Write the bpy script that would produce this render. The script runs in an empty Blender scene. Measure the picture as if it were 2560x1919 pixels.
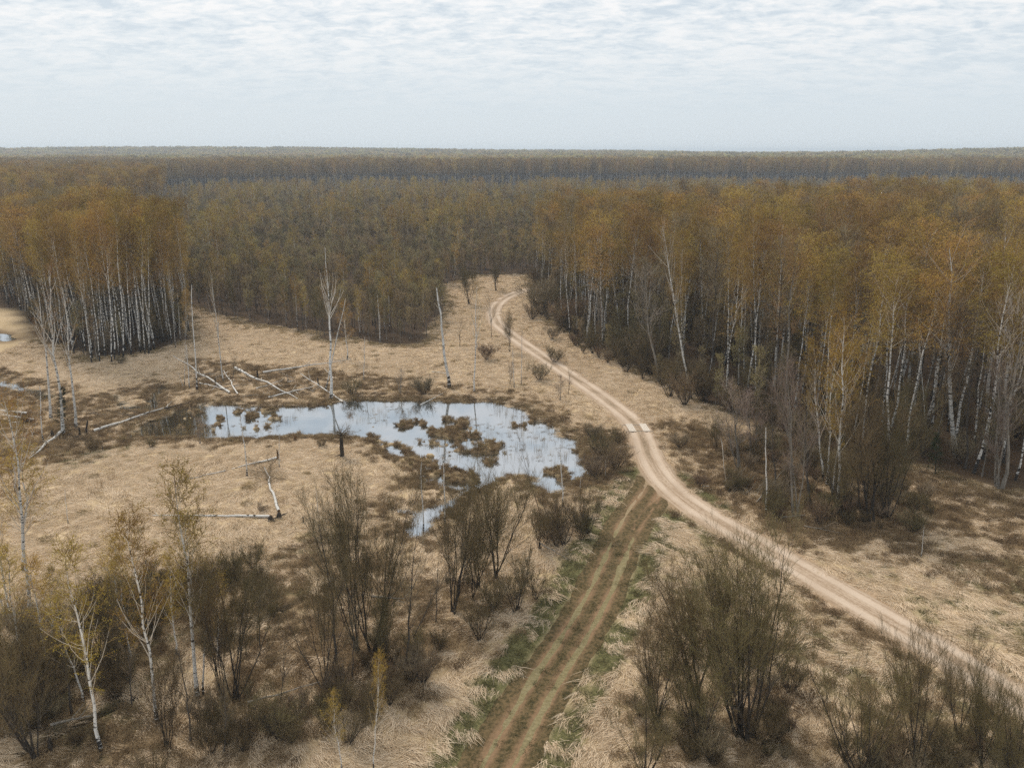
import bpy, math
import numpy as np
from math import radians as R

sc = bpy.context.scene
COL = sc.collection
# ------------------------------------------------------------------ camera, sky, sun
H_CAM = 38.0
F_PX = 1948.0
PITCH = R(16.67)
cam_d = bpy.data.cameras.new('camera')
cam = bpy.data.objects.new('camera', cam_d); COL.objects.link(cam)
cam_d.sensor_width = 36.0
cam_d.lens = 36.0 * F_PX / 2560.0
cam_d.clip_start = 0.5
cam_d.clip_end = 60000
cam.location = (0, 0, H_CAM)
cam.rotation_euler = (R(90) - PITCH, 0, 0)
sc.camera = cam
sc.view_settings.view_transform = 'Standard'
sc.view_settings.look = 'None'
sc.view_settings.exposure = 0.0
sc.view_settings.gamma = 1.0
sc.view_settings.use_curve_mapping = False
cy = sc.cycles
cy.max_bounces = 6; cy.diffuse_bounces = 2; cy.glossy_bounces = 2; cy.transmission_bounces = 2
cy.volume_bounces = 1; cy.transparent_max_bounces = 4
cy.use_denoising = False
cy.denoiser = 'OPENIMAGEDENOISE'
cy.denoising_input_passes = 'RGB_ALBEDO_NORMAL'
cy.denoising_prefilter = 'ACCURATE'
cy.use_adaptive_sampling = True
cy.adaptive_threshold = 0.006
cy.sample_clamp_indirect = 4.0
SUN_EL, SUN_ROT = R(52), R(-35)      # soft light from the front left

w = bpy.data.worlds.new('World'); sc.world = w; w.use_nodes = True
nt = w.node_tree; nt.nodes.clear()
def N(t, typ, **kw):
    n = t.nodes.new(typ)
    for k, v in kw.items(): setattr(n, k, v)
    return n
def L(t, a, ao, b, bi): t.links.new(a.outputs[ao], b.inputs[bi])
def math_node(t, op, a, b=None, clamp=False):
    n = t.nodes.new('ShaderNodeMath'); n.operation = op; n.use_clamp = clamp
    for i, v in enumerate((a, b)):
        if v is None: continue
        if isinstance(v, (int, float)): n.inputs[i].default_value = v
        else: t.links.new(v, n.inputs[i])
    return n.outputs[0]
def mixc(t, fac, a, b):
    n = t.nodes.new('ShaderNodeMix'); n.data_type = 'RGBA'
    for s, v in ((n.inputs[0], fac), (n.inputs[6], a), (n.inputs[7], b)):
        if isinstance(v, (int, float)): s.default_value = v
        elif isinstance(v, tuple): s.default_value = (v[0], v[1], v[2], 1)
        else: t.links.new(v, s)
    return n.outputs[2]
def noise(t, vec, scale, detail=4, rough=0.55, dist=0.0):
    n = t.nodes.new('ShaderNodeTexNoise'); n.inputs['Scale'].default_value = scale
    n.inputs['Detail'].default_value = detail; n.inputs['Roughness'].default_value = rough
    n.inputs['Distortion'].default_value = dist
    if vec is not None: t.links.new(vec, n.inputs['Vector'])
    return n.outputs['Fac']
def ramp(t, fac, stops, interp='LINEAR'):
    n = t.nodes.new('ShaderNodeValToRGB'); n.color_ramp.interpolation = interp
    e = n.color_ramp.elements
    while len(e) > 1: e.remove(e[0])
    e[0].position = stops[0][0]; e[0].color = (*stops[0][1], 1)
    for p, c in stops[1:]:
        x = e.new(p); x.color = (*c, 1)
    t.links.new(fac, n.inputs[0])
    return n.outputs[0]
def smooth(t, v, a, b):
    n = t.nodes.new('ShaderNodeMapRange'); n.interpolation_type = 'SMOOTHSTEP'
    n.inputs[1].default_value = a; n.inputs[2].default_value = b
    t.links.new(v, n.inputs[0]); return n.outputs[0]

out = N(nt, 'ShaderNodeOutputWorld'); bg = N(nt, 'ShaderNodeBackground'); bg.inputs[1].default_value = 1.0
sky = N(nt, 'ShaderNodeTexSky'); sky.sky_type = 'NISHITA'; sky.sun_disc = False
sky.sun_elevation = SUN_EL; sky.sun_rotation = SUN_ROT; sky.dust_density = 2.0
tc = N(nt, 'ShaderNodeTexCoord'); sep = N(nt, 'ShaderNodeSeparateXYZ'); L(nt, tc, 'Generated', sep, 0)
zc = math_node(nt, 'ADD', math_node(nt, 'MAXIMUM', sep.outputs[2], 0.0), 0.17)
px = math_node(nt, 'DIVIDE', sep.outputs[0], zc); py = math_node(nt, 'DIVIDE', sep.outputs[1], zc)
comb = N(nt, 'ShaderNodeCombineXYZ'); nt.links.new(px, comb.inputs[0]); nt.links.new(py, comb.inputs[1])
rot = N(nt, 'ShaderNodeMapping'); rot.inputs['Rotation'].default_value = (0, 0, R(24)); rot.inputs['Scale'].default_value = (1.5, 2.0, 1)
L(nt, comb, 0, rot, 0)
n_big = noise(nt, rot.outputs[0], 0.8, 4, 0.5, 0.4)
n_mid = noise(nt, rot.outputs[0], 4.2, 6, 0.62, 0.5)
n_rip = noise(nt, rot.outputs[0], 12.0, 3, 0.5, 0.8)
cl = math_node(nt, 'ADD', math_node(nt, 'MULTIPLY', n_mid, 0.58), math_node(nt, 'ADD', math_node(nt, 'MULTIPLY', n_big, 0.20), math_node(nt, 'MULTIPLY', n_rip, 0.22)))
clc = ramp(nt, cl, [(0.40, (0.66, 0.74, 0.81)), (0.48, (0.82, 0.87, 0.905)), (0.57, (0.99, 0.985, 0.98))])
hz = smooth(nt, sep.outputs[2], 0.02, 0.17)
hcol = ramp(nt, sep.outputs[2], [(0.0, (0.73, 0.80, 0.845)), (0.06, (0.70, 0.78, 0.84)), (0.16, (0.78, 0.84, 0.88))])
clc = mixc(nt, hz, hcol, clc)
skys = N(nt, 'ShaderNodeVectorMath', operation='SCALE'); L(nt, sky, 0, skys, 0); skys.inputs['Scale'].default_value = 0.10
fin = mixc(nt, 0.93, skys.outputs[0], clc)
nt.links.new(fin, bg.inputs[0]); L(nt, bg, 0, out, 0)

sun_d = bpy.data.lights.new('sun', 'SUN'); sun = bpy.data.objects.new('sun', sun_d); COL.objects.link(sun)
sun_d.energy = 2.9; sun_d.angle = R(16); sun_d.color = (1.0, 0.91, 0.79)
sun.rotation_euler = (R(90) - SUN_EL, 0, R(180) - SUN_ROT)

# ------------------------------------------------------------------ helpers: projection, noise, meshes
rng = np.random.default_rng(7)
def G(u, v, z=0.0):
    """photo pixel (2560 wide) -> point where it meets height z, used once to survey the site"""
    a = (u - 1280.0) / F_PX; b = -(v - 959.5) / F_PX
    dy = math.cos(PITCH) + b * math.sin(PITCH); dz = -math.sin(PITCH) + b * math.cos(PITCH)
    t = (z - H_CAM) / dz
    return np.array([a * t, dy * t, z])
def GP(pts): return np.array([G(*p)[:2] for p in pts])
def top_of(base, u, v):
    a = (u - 1280.0) / F_PX; b = -(v - 959.5) / F_PX
    dy = math.cos(PITCH) + b * math.sin(PITCH); dz = -math.sin(PITCH) + b * math.cos(PITCH)
    t = base[1] / dy
    return np.array([a * t, base[1], H_CAM + dz * t])
def D2S(pts): return [(x * 2560 / 2212., y * 2560 / 2212.) for x, y in pts]

_lat = np.random.default_rng(99).random((256, 256))
def vnoise(x, y):
    xi = np.floor(x).astype(int); yi = np.floor(y).astype(int)
    fx = x - xi; fy = y - yi
    fx = fx * fx * (3 - 2 * fx); fy = fy * fy * (3 - 2 * fy)
    a = _lat[xi % 256, yi % 256]; b = _lat[(xi + 1) % 256, yi % 256]
    c = _lat[xi % 256, (yi + 1) % 256]; d = _lat[(xi + 1) % 256, (yi + 1) % 256]
    return (a * (1 - fx) + b * fx) * (1 - fy) + (c * (1 - fx) + d * fx) * fy
def fbm(x, y, s, o=4):
    r = 0; a = 1; tot = 0
    for i in range(o):
        r = r + a * vnoise(x / s + 17.3 * i, y / s - 9.1 * i); tot += a; a *= 0.5; s *= 0.5
    return r / tot
def inside(P, poly):
    x, y = P[:, 0], P[:, 1]; r = np.zeros(len(P), bool); n = len(poly)
    for i in range(n):
        x1, y1 = poly[i]; x2, y2 = poly[(i + 1) % n]
        if y1 == y2: continue
        c = ((y1 > y) != (y2 > y)) & (x < (x2 - x1) * (y - y1) / (y2 - y1) + x1)
        r ^= c
    return r
def dist_line(P, line, closed=False):
    """distance to polyline and the arc length there"""
    n = len(line); best = np.full(len(P), 1e9); m = n if closed else n - 1
    for i in range(m):
        a = line[i]; b = line[(i + 1) % n]; ab = b - a; l2 = max(ab @ ab, 1e-9)
        t = np.clip(((P - a) @ ab) / l2, 0, 1)
        d = np.hypot(P[:, 0] - a[0] - t * ab[0], P[:, 1] - a[1] - t * ab[1])
        best = np.minimum(best, d)
    return best
def sdist(P, poly):
    d = dist_line(P, poly, True); return np.where(inside(P, poly), -d, d)
def sstep(v, a, b):
    t = np.clip((v - a) / (b - a), 0, 1); return t * t * (3 - 2 * t)
def catmull(P, k=8):
    P = np.asarray(P, float); Q = np.vstack([2 * P[0] - P[1], P, 2 * P[-1] - P[-2]]); o = []
    for i in range(1, len(Q) - 2):
        for t in np.linspace(0, 1, k, endpoint=False):
            a, b, c, d = Q[i - 1], Q[i], Q[i + 1], Q[i + 2]
            o.append(0.5 * ((2 * b) + (c - a) * t + (2 * a - 5 * b + 4 * c - d) * t * t + (3 * b - a - 3 * c + d) * t ** 3))
    o.append(P[-1]); return np.array(o)

class Geo:
    """collects vertices, triangles and quads with material slots"""
    def __init__(s): s.v = []; s.q = []; s.t = []; s.n = 0
    def add(s, v, quads=None, tris=None, mat=0):
        v = np.asarray(v, np.float32).reshape(-1, 3)
        if quads is not None and len(quads): s.q.append((np.asarray(quads) + s.n, mat))
        if tris is not None and len(tris): s.t.append((np.asarray(tris) + s.n, mat))
        s.v.append(v); s.n += len(v)
    def merge(s, o, matmap=None):
        for q, m in o.q: s.q.append((q + s.n, matmap[m] if matmap else m))
        for t, m in o.t: s.t.append((t + s.n, matmap[m] if matmap else m))
        s.v += o.v; s.n += o.n
    def mesh(s, name, mats, smooth_=True):
        me = bpy.data.meshes.new(name)
        v = np.concatenate(s.v); me.vertices.add(len(v)); me.vertices.foreach_set('co', v.ravel())
        Q = [q for q, _ in s.q]; T = [t for t, _ in s.t]
        nq = sum(len(q) for q in Q); ntr = sum(len(t) for t in T)
        li = np.concatenate([q.ravel() for q in Q] + [t.ravel() for t in T]).astype(np.int32)
        me.loops.add(len(li)); me.loops.foreach_set('vertex_index', li)
        me.polygons.add(nq + ntr)
        st = np.concatenate([np.arange(nq) * 4, nq * 4 + np.arange(ntr) * 3]).astype(np.int32)
        me.polygons.foreach_set('loop_start', st)
        mi = np.concatenate([np.full(len(q), m) for q, m in s.q] + [np.full(len(t), m) for t, m in s.t]).astype(np.int32)
        me.polygons.foreach_set('material_index', mi)
        me.polygons.foreach_set('use_smooth', np.full(nq + ntr, smooth_))
        for m in mats: me.materials.append(m)
        me.update(calc_edges=True)
        return me
def unit(v): return v / np.maximum(np.linalg.norm(v, axis=-1, keepdims=True), 1e-9)
def tubes(geo, P, r, sides=4, mat=0):
    """P (N,K,3) paths, r (N,K) radii"""
    N_, K, _ = P.shape
    T = np.empty_like(P); T[:, 1:-1] = P[:, 2:] - P[:, :-2]; T[:, 0] = P[:, 1] - P[:, 0]; T[:, -1] = P[:, -1] - P[:, -2]
    T = unit(T)
    ref = np.tile(np.array([0.31, 0.87, 0.11]), (N_, 1)); A = unit(np.cross(T, ref[:, None, :])); B = np.cross(T, A)
    ang = np.arange(sides) * 2 * np.pi / sides
    V = P[:, :, None, :] + r[:, :, None, None] * (A[:, :, None, :] * np.cos(ang)[None, None, :, None] + B[:, :, None, :] * np.sin(ang)[None, None, :, None])
    idx = np.arange(N_ * K * sides).reshape(N_, K, sides)
    a = idx[:, :-1, :]; b = np.roll(a, -1, 2); d = idx[:, 1:, :]; c = np.roll(d, -1, 2)
    geo.add(V, quads=np.stack([a, b, c, d], -1).reshape(-1, 4), mat=mat)
def strips(geo, P, wd, rg, mat=0):
    """thin flat ribbons along paths, tapering to a point"""
    N_, K, _ = P.shape
    T = unit(P[:, -1] - P[:, 0]); S = unit(np.cross(T, rg.normal(size=(N_, 3))))
    ww = np.linspace(1, 0.25, K)[None, :] * np.broadcast_to(wd, (N_,))[:, None] * 0.5
    V = np.stack([P - S[:, None] * ww[..., None], P + S[:, None] * ww[..., None]], 2)
    idx = np.arange(N_ * K * 2).reshape(N_, K, 2)
    q = np.stack([idx[:, :-1, 0], idx[:, :-1, 1], idx[:, 1:, 1], idx[:, 1:, 0]], -1).reshape(-1, 4)
    geo.add(V, quads=q, mat=mat)
def leaves(geo, C, size, rg, mat=1):
    n = len(C); a = unit(rg.normal(size=(n, 3))); b = unit(np.cross(a, rg.normal(size=(n, 3))))
    s = size * rg.uniform(0.6, 1.3, (n, 1))
    V = np.stack([C - a * s * .5, C + b * s * .45, C + a * s * .6, ], 1)
    geo.add(V, tris=np.arange(n * 3).reshape(-1, 3), mat=mat)
def at(P, idx, t):
    """points on paths P[idx] at parameter t"""
    K = P.shape[1]; f = t * (K - 1); i = np.clip(np.floor(f).astype(int), 0, K - 2); fr = (f - i)[:, None]
    a = P[idx, i]; b = P[idx, i + 1]
    return a * (1 - fr) + b * fr, unit(b - a)
def grow(P, n, t0, t1, ang, ln, trop, K, rg, wig=0.12, tpow=1.0):
    """n children per path in P, ang = angle from the parent, trop = bend to +z (or -z)"""
    M = len(P); idx = np.repeat(np.arange(M), n); m = len(idx)
    t = t0 + (t1 - t0) * rg.random(m) ** tpow
    p, d = at(P, idx, t)
    rad = unit(np.cross(d, rg.normal(size=(m, 3))))
    a = ang * rg.uniform(0.7, 1.3, m)
    D = unit(d * np.cos(a)[:, None] + rad * np.sin(a)[:, None])
    Lm = ln(t, rg) if callable(ln) else ln * rg.uniform(0.6, 1.3, m)
    pts = [p]; cur = p; z = np.array([0, 0, 1.0])
    for k in range(K - 1):
        D = unit(D + z * trop / (K - 1) + rg.normal(size=(m, 3)) * wig)
        cur = cur + D * (Lm / (K - 1))[:, None]; pts.append(cur)
    return np.stack(pts, 1), t, idx, Lm

# ------------------------------------------------------------------ tree builder
def build_tree(seed, H=20, stems=1, spread=0.0, crown0=0.4, n1=30, a1=0.65, l1=3.6, prof='oval', tr1=0.5,
               n2=6, a2=0.7, l2=1.3, tr2=0.2, n3=5, a3=0.7, l3=0.6, tr3=-0.3, tw=0.022, nleaf=2, lsize=0.09,
               r0=0.16, bend=0.25, limb_r=0.35, sides=7, t3=False, tip=0.1, seg=9, drop=None):
    """returns (trunk Geo: slot 0 bark, slot 1 limb bark; crown Geo: slot 0 twig, slot 1 leaf)"""
    rg = np.random.default_rng(seed)
    tk = Geo(); cr = Geo()
    K = seg; tt = np.linspace(0, 1, K)
    SP = []; SR = []
    for s in range(stems):
        az = rg.uniform(0, 6.283) if stems > 1 else 0
        hh = H * (1.0 if s == 0 else rg.uniform(0.72, 0.98))
        sp = spread * rg.uniform(0.3, 1.0) if stems > 1 else 0
        off = np.cumsum(rg.normal(0, bend, (K, 2)), 0) * 0.35; off -= off[0]; 
        x = np.cos(az) * sp * hh * (tt ** 0.85) + off[:, 0]; y = np.sin(az) * sp * hh * (tt ** 0.85) + off[:, 1]
        b = rg.normal(0, 0.12 * min(stems - 1, 3), 2) * (r0 * 6)
        SP.append(np.stack([x + b[0], y + b[1], hh * tt - 0.15], -1))
        rr = r0 * (1 if s == 0 else rg.uniform(0.6, 0.95))
        SR.append(rr * ((1 - tt) ** 0.85 * (1 - tip) + tip) * (1 + 0.5 * np.exp(-tt * 30)))
    SP = np.array(SP); SR = np.array(SR)
    tubes(tk, SP, SR, sides, 0)
    def Lf(t, rg):
        u = np.clip((t - crown0) / (1 - crown0), 0, 1)
        if prof == 'oval': f = np.sin(np.pi * (0.12 + 0.80 * u)) ** 0.7 
        elif prof == 'cone': f = (1 - u) ** 0.75 + 0.12
        elif prof == 'fan': f = 1.0 - 0.45 * u
        elif prof == 'spire': f = (1 - u) + 0.05
        return l1 * f * rg.uniform(0.65, 1.25, len(t)) + 0.15
    B1, t, idx, L1 = grow(SP, n1, crown0, 0.985, a1, Lf, tr1, 5, rg, 0.10, 0.85)
    br = SR[idx, np.clip((t * (K - 1)).astype(int), 0, K - 1)] * limb_r
    br = np.minimum(np.maximum(br, 0.012), 0.3)[:, None] * np.linspace(1, 0.25, 5)[None, :]
    tubes(tk, B1, br, 4, 1)
    B2, *_ = grow(B1, n2, 0.2, 1.0, a2, l2, tr2, 4, rg, 0.14)
    # a few leaders beyond each limb's end
    strips(cr, B2, tw * 1.6, rg, 0)
    B3, *_ = grow(B2, n3, 0.15, 1.0, a3, l3, tr3, 3, rg, 0.15)
    strips(cr, B3, tw, rg, 0)
    if nleaf:
        m = len(B3); k = int(m * nleaf); ii = rg.integers(0, m, k); f = rg.random(k)
        C, _ = at(B3, ii, f); C = C + rg.normal(0, 0.05, C.shape)
        if drop is not None:
            keep = rg.random(k) > drop; C = C[keep]
        leaves(cr, C, lsize, rg, 1)
    return tk, cr

# ------------------------------------------------------------------ materials
def mat(name):
    m = bpy.data.materials.new(name); m.use_nodes = True; t = m.node_tree
    b = t.nodes['Principled BSDF']; b.inputs['Roughness'].default_value = 0.85
    b.inputs['Specular IOR Level'].default_value = 0.15
    return m, t, b
def tint_by_object(t, col, spread=(0.75, 1.25), hue=0.04):
    oi = t.nodes.new('ShaderNodeObjectInfo')
    hs = t.nodes.new('ShaderNodeHueSaturation')
    mr = t.nodes.new('ShaderNodeMapRange'); mr.inputs[3].default_value = 0.5 - hue; mr.inputs[4].default_value = 0.5 + hue
    t.links.new(oi.outputs['Random'], mr.inputs[0]); t.links.new(mr.outputs[0], hs.inputs['Hue'])
    wn = t.nodes.new('ShaderNodeTexWhiteNoise'); wn.noise_dimensions = '1D'; t.links.new(oi.outputs['Random'], wn.inputs['W'])
    mv = t.nodes.new('ShaderNodeMapRange'); mv.inputs[3].default_value = spread[0]; mv.inputs[4].default_value = spread[1]
    t.links.new(wn.outputs['Value'], mv.inputs[0]); t.links.new(mv.outputs[0], hs.inputs['Value'])
    if isinstance(col, tuple): hs.inputs['Color'].default_value = (*col, 1)
    else: t.links.new(col, hs.inputs['Color'])
    return hs.outputs[0]
def leaf_mat(name, col, hue=0.02, spread=(0.55, 1.4), trans=0.25):
    m, t, b = mat(name)
    g = N(t, 'ShaderNodeNewGeometry')
    n = noise(t, g.outputs['Position'], 0.9, 2)
    c = mixc(t, smooth(t, n, 0.35, 0.65), tuple(x * 0.75 for x in col), tuple(min(1, x * 1.25) for x in col))
    c = tint_by_object(t, c, spread, hue)
    t.links.new(c, b.inputs['Base Color'])
    tr = N(t, 'ShaderNodeBsdfTranslucent'); t.links.new(c, tr.inputs[0])
    mx = N(t, 'ShaderNodeMixShader'); mx.inputs[0].default_value = trans
    L(t, b, 0, mx, 1); L(t, tr, 0, mx, 2); L(t, mx, 0, t.nodes['Material Output'], 0)
    return m
def twig_mat(name, col, spread=(0.75, 1.3), hue=0.015):
    m, t, b = mat(name); t.links.new(tint_by_object(t, col, spread, hue), b.inputs['Base Color']); return m
def birch_bark(name, white=(0.74, 0.73, 0.70), amount=0.5, upper=None, foot=2.6):
    m, t, b = mat(name)
    tc = N(t, 'ShaderNodeTexCoord'); mp = N(t, 'ShaderNodeMapping'); mp.inputs['Scale'].default_value = (1.6, 1.6, 5.5)
    L(t, tc, 'Object', mp, 0)
    n1 = noise(t, mp.outputs[0], 1.0, 3, 0.6)
    mp2 = N(t, 'ShaderNodeMapping'); mp2.inputs['Scale'].default_value = (3.0, 3.0, 1.3); L(t, tc, 'Object', mp2, 0)
    n2 = noise(t, mp2.outputs[0], 1.0, 3, 0.6)
    sp = N(t, 'ShaderNodeSeparateXYZ'); L(t, tc, 'Object', sp, 0)
    base = math_node(t, 'SUBTRACT', 1.0, smooth(t, sp.outputs[2], 0.0, foot)) if foot else 0.0      # black, cracked foot of the trunk
    k = math_node(t, 'ADD', n1, math_node(t, 'MULTIPLY', base, 0.22))
    k = math_node(t, 'ADD', k, math_node(t, 'MULTIPLY', n2, 0.15))
    f = smooth(t, k, amount + 0.09, amount + 0.15)
    wc = mixc(t, smooth(t, n2, 0.3, 0.7), tuple(x * 0.78 for x in white), white)
    c = mixc(t, f, wc, (0.035, 0.032, 0.03))
    if upper:
        z = smooth(t, sp.outputs[2], upper[0], upper[1]); c = mixc(t, z, c, upper[2])
    c = tint_by_object(t, c, (0.85, 1.1), 0.0)
    t.links.new(c, b.inputs['Base Color']); return m
def bark(name, a, b_):
    m, t, b = mat(name); tc = N(t, 'ShaderNodeTexCoord'); mp = N(t, 'ShaderNodeMapping'); mp.inputs['Scale'].default_value = (6, 6, 1.2)
    L(t, tc, 'Object', mp, 0)
    c = mixc(t, smooth(t, noise(t, mp.outputs[0], 1.5, 4, 0.6), 0.35, 0.65), a, b_)
    t.links.new(tint_by_object(t, c, (0.8, 1.2), 0.0), b.inputs['Base Color']); return m

M_BIRCH = birch_bark('birch_bark', amount=0.49, upper=(17.0, 24.0, (0.34, 0.25, 0.17)))
M_BIRCH_PALE = birch_bark('pale_birch_limb', white=(0.62, 0.57, 0.5), amount=0.62, foot=0.0)
M_LOG = birch_bark('fallen_birch_bark', white=(0.66, 0.64, 0.60), amount=0.55, foot=0.0)
M_BIRCH_NEAR = birch_bark('near_birch_bark', white=(0.78, 0.77, 0.74), amount=0.545, foot=1.3, upper=(8.5, 13.0, (0.34, 0.25, 0.17)))
M_BIRCH_LIMB = birch_bark('birch_limb_bark', white=(0.68, 0.61, 0.51), amount=0.60, foot=0.0)
M_BIRCH_WHITE = birch_bark('white_birch_bark', white=(0.70, 0.69, 0.66), amount=0.55, foot=1.0)
M_BARK = bark('grey_bark', (0.055, 0.047, 0.040), (0.12, 0.105, 0.09))
M_BARK_PALE = bark('pale_grey_bark', (0.16, 0.145, 0.125), (0.30, 0.27, 0.23))
M_BARK_DARK = bark('dark_bark', (0.03, 0.025, 0.02), (0.07, 0.058, 0.047))
M_TWIG_BIRCH = twig_mat('birch_twig', (0.25, 0.155, 0.065))
M_TWIG_GREY = twig_mat('grey_twig', (0.225, 0.178, 0.118))
M_TWIG_DARK = twig_mat('dark_twig', (0.14, 0.108, 0.058))
M_TWIG_RED = twig_mat('russet_twig', (0.18, 0.125, 0.08))
M_TWIG_PURPLE = twig_mat('purple_grey_twig', (0.23, 0.175, 0.145))
M_TWIG_PALE = twig_mat('pale_twig', (0.30, 0.26, 0.21))
M_LEAF_GOLD = leaf_mat('golden_bud_leaf', (0.46, 0.325, 0.058), 0.015)
M_LEAF_OLIVE = leaf_mat('olive_bud_leaf', (0.27, 0.225, 0.09), 0.02)
M_LEAF_DULL = leaf_mat('dull_bud_leaf', (0.37, 0.30, 0.125), 0.025)
M_LEAF_GREEN = leaf_mat('green_bud_leaf', (0.22, 0.22, 0.07), 0.02)
M_LEAF_YELLOW = leaf_mat('yellow_bud_leaf', (0.42, 0.33, 0.07), 0.015)
M_NEEDLE = leaf_mat('needles', (0.03, 0.045, 0.02), 0.01)

# ------------------------------------------------------------------ survey of the site (photo pixels -> metres)
ROAD = catmull(GP(D2S([(1180, 620), (1150, 624), (1112, 634), (1082, 650), (1067, 672), (1074, 697), (1102, 722), (1150, 756), (1210, 796), (1270, 836), (1330, 880), (1368, 912), (1388, 945), (1402, 985), (1432, 1035), (1484, 1083), (1555, 1128), (1645, 1180), (1760, 1248), (1880, 1318), (2000, 1388), (2110, 1455), (2240, 1540), (2420, 1660)])), 10)
TRACK = catmull(GP(D2S([(1418, 1032), (1408, 1060), (1380, 1100), (1352, 1150), (1326, 1210), (1300, 1270), (1262, 1340), (1212, 1420), (1160, 1500), (1110, 1590), (1062, 1680), (1000, 1800)])), 8)
SPUR = catmull(GP(D2S([(1500, 1094), (1462, 1076), (1430, 1082), (1395, 1108), (1362, 1150)])), 6)
POND = GP([(338,1071),(401,1046),(440,1024),(507,1008),(633,1014),(739,1014),(827,1012),(848,1001),(953,999),(1050,999),(1135,1005),(1236,1001),(1312,1020),(1346,1048),(1396,1069),(1430,1098),(1456,1136),(1472,1191),(1425,1204),(1400,1222),(1375,1229),(1346,1212),(1312,1191),(1270,1187),(1228,1200),(1194,1221),(1130,1222),(1063,1212),(1071,1170),(1029,1157),(970,1136),(953,1098),(903,1090),(839,1086),(742,1084),(718,1090),(591,1094),(464,1090),(380,1086),(329,1088)])
STREAM = catmull(GP([(1205,1208),(1170,1222),(1139,1238),(1105,1259),(1076,1276),(1059,1297),(1040,1326)]), 5)
CREEKS = [catmull(GP(p), 4) for p in ([(300,990),(306,1005),(325,1016),(362,1018)], [(405,968),(392,985),(382,1005),(380,1022)], [(-60,940),(5,958),(40,966),(80,976),(125,992)], [(-40,832),(0,840),(18,848)], [(995,1270),(1030,1272),(1060,1278)])]
CREEK_W = [0.55, 0.6, 0.75, 1.0, 0.25]
GULLIES = [catmull(GP(p), 4) for p in ([(125,1000),(200,985),(270,984),(305,995)], [(150,1052),(210,1030),(300,1022),(350,1020)], [(285,975),(300,965),(303,958)])]
DITCH = catmull(GP([(-60,1950),(0,1911),(150,1835),(300,1762),(480,1655),(640,1560),(700,1527),(815,1464),(850,1440)]), 6)
ISLES = [GP(p) for p in ([(1071,1050),(1120,1044),(1164,1048),(1206,1086),(1266,1113),(1232,1136),(1143,1128),(1118,1103),(1071,1080)],
    [(915,1062),(974,1044),(1046,1044),(1075,1062),(1029,1071),(970,1062),(936,1074)], [(1278,1050),(1337,1050),(1325,1068),(1282,1070)],
    [(1372,1178),(1400,1160),(1425,1178),(1440,1200),(1400,1215)], [(900,1082),(955,1082),(955,1100),(905,1098)])]
MARSH = [(GP([(940,1096),(1010,1108),(1050,1141),(1105,1153),(1202,1179),(1194,1217),(1067,1225),(1010,1170),(960,1140)]), 0.46),
         (GP([(330,1030),(520,1008),(700,1020),(690,1070),(540,1080),(330,1092)]), 0.35),
         (GP([(1320,1160),(1440,1160),(1470,1195),(1375,1232),(1310,1195)]), 0.35),
         (GP([(1040,1090),(1290,1110),(1290,1190),(1060,1150)]), 0.34), (GP([(840,1060),(1010,1060),(1010,1120),(900,1095)]), 0.34)]
RIGHT_WOOD = np.vstack([GP([(1330,690),(1352,745),(1400,820),(1440,858),(1560,905),(1640,960),(1730,1000),(1850,1045),(1980,1105),(2150,1160),(2330,1180),(2500,1225),(2760,1240),(3100,1200)]), GP([(2950,640),(1950,625),(1700,645),(1500,655),(1380,672)])])
LEFT_STAND = GP([(30,742),(60,790),(120,850),(215,905),(300,893),(385,880),(440,862),(478,845),(470,790),(430,745),(330,715),(200,705)])
FAR_LEFT = GP([(-500,625),(0,605),(60,595),(150,570),(300,560),(400,548),(420,505),(300,480),(-700,480)])
YOUNG_EDGE = [(-500,770),(0,768),(60,772),(110,742),(200,700),(330,712),(430,742),(490,772),(560,795),(640,812),(720,822),(830,850),(940,862),(1030,862),(1085,835),(1112,800),(1108,740),(1125,712),(1180,692),(1290,686),(1330,690),(1380,672),(1500,655),(1700,645),(1950,625),(2950,640)]
YOUNG = np.vstack([GP(YOUNG_EDGE), [[2600, 1150], [-2600, 1150]]])
BRIDGE = np.array([*G(1606, 1074)[:2]])

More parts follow.
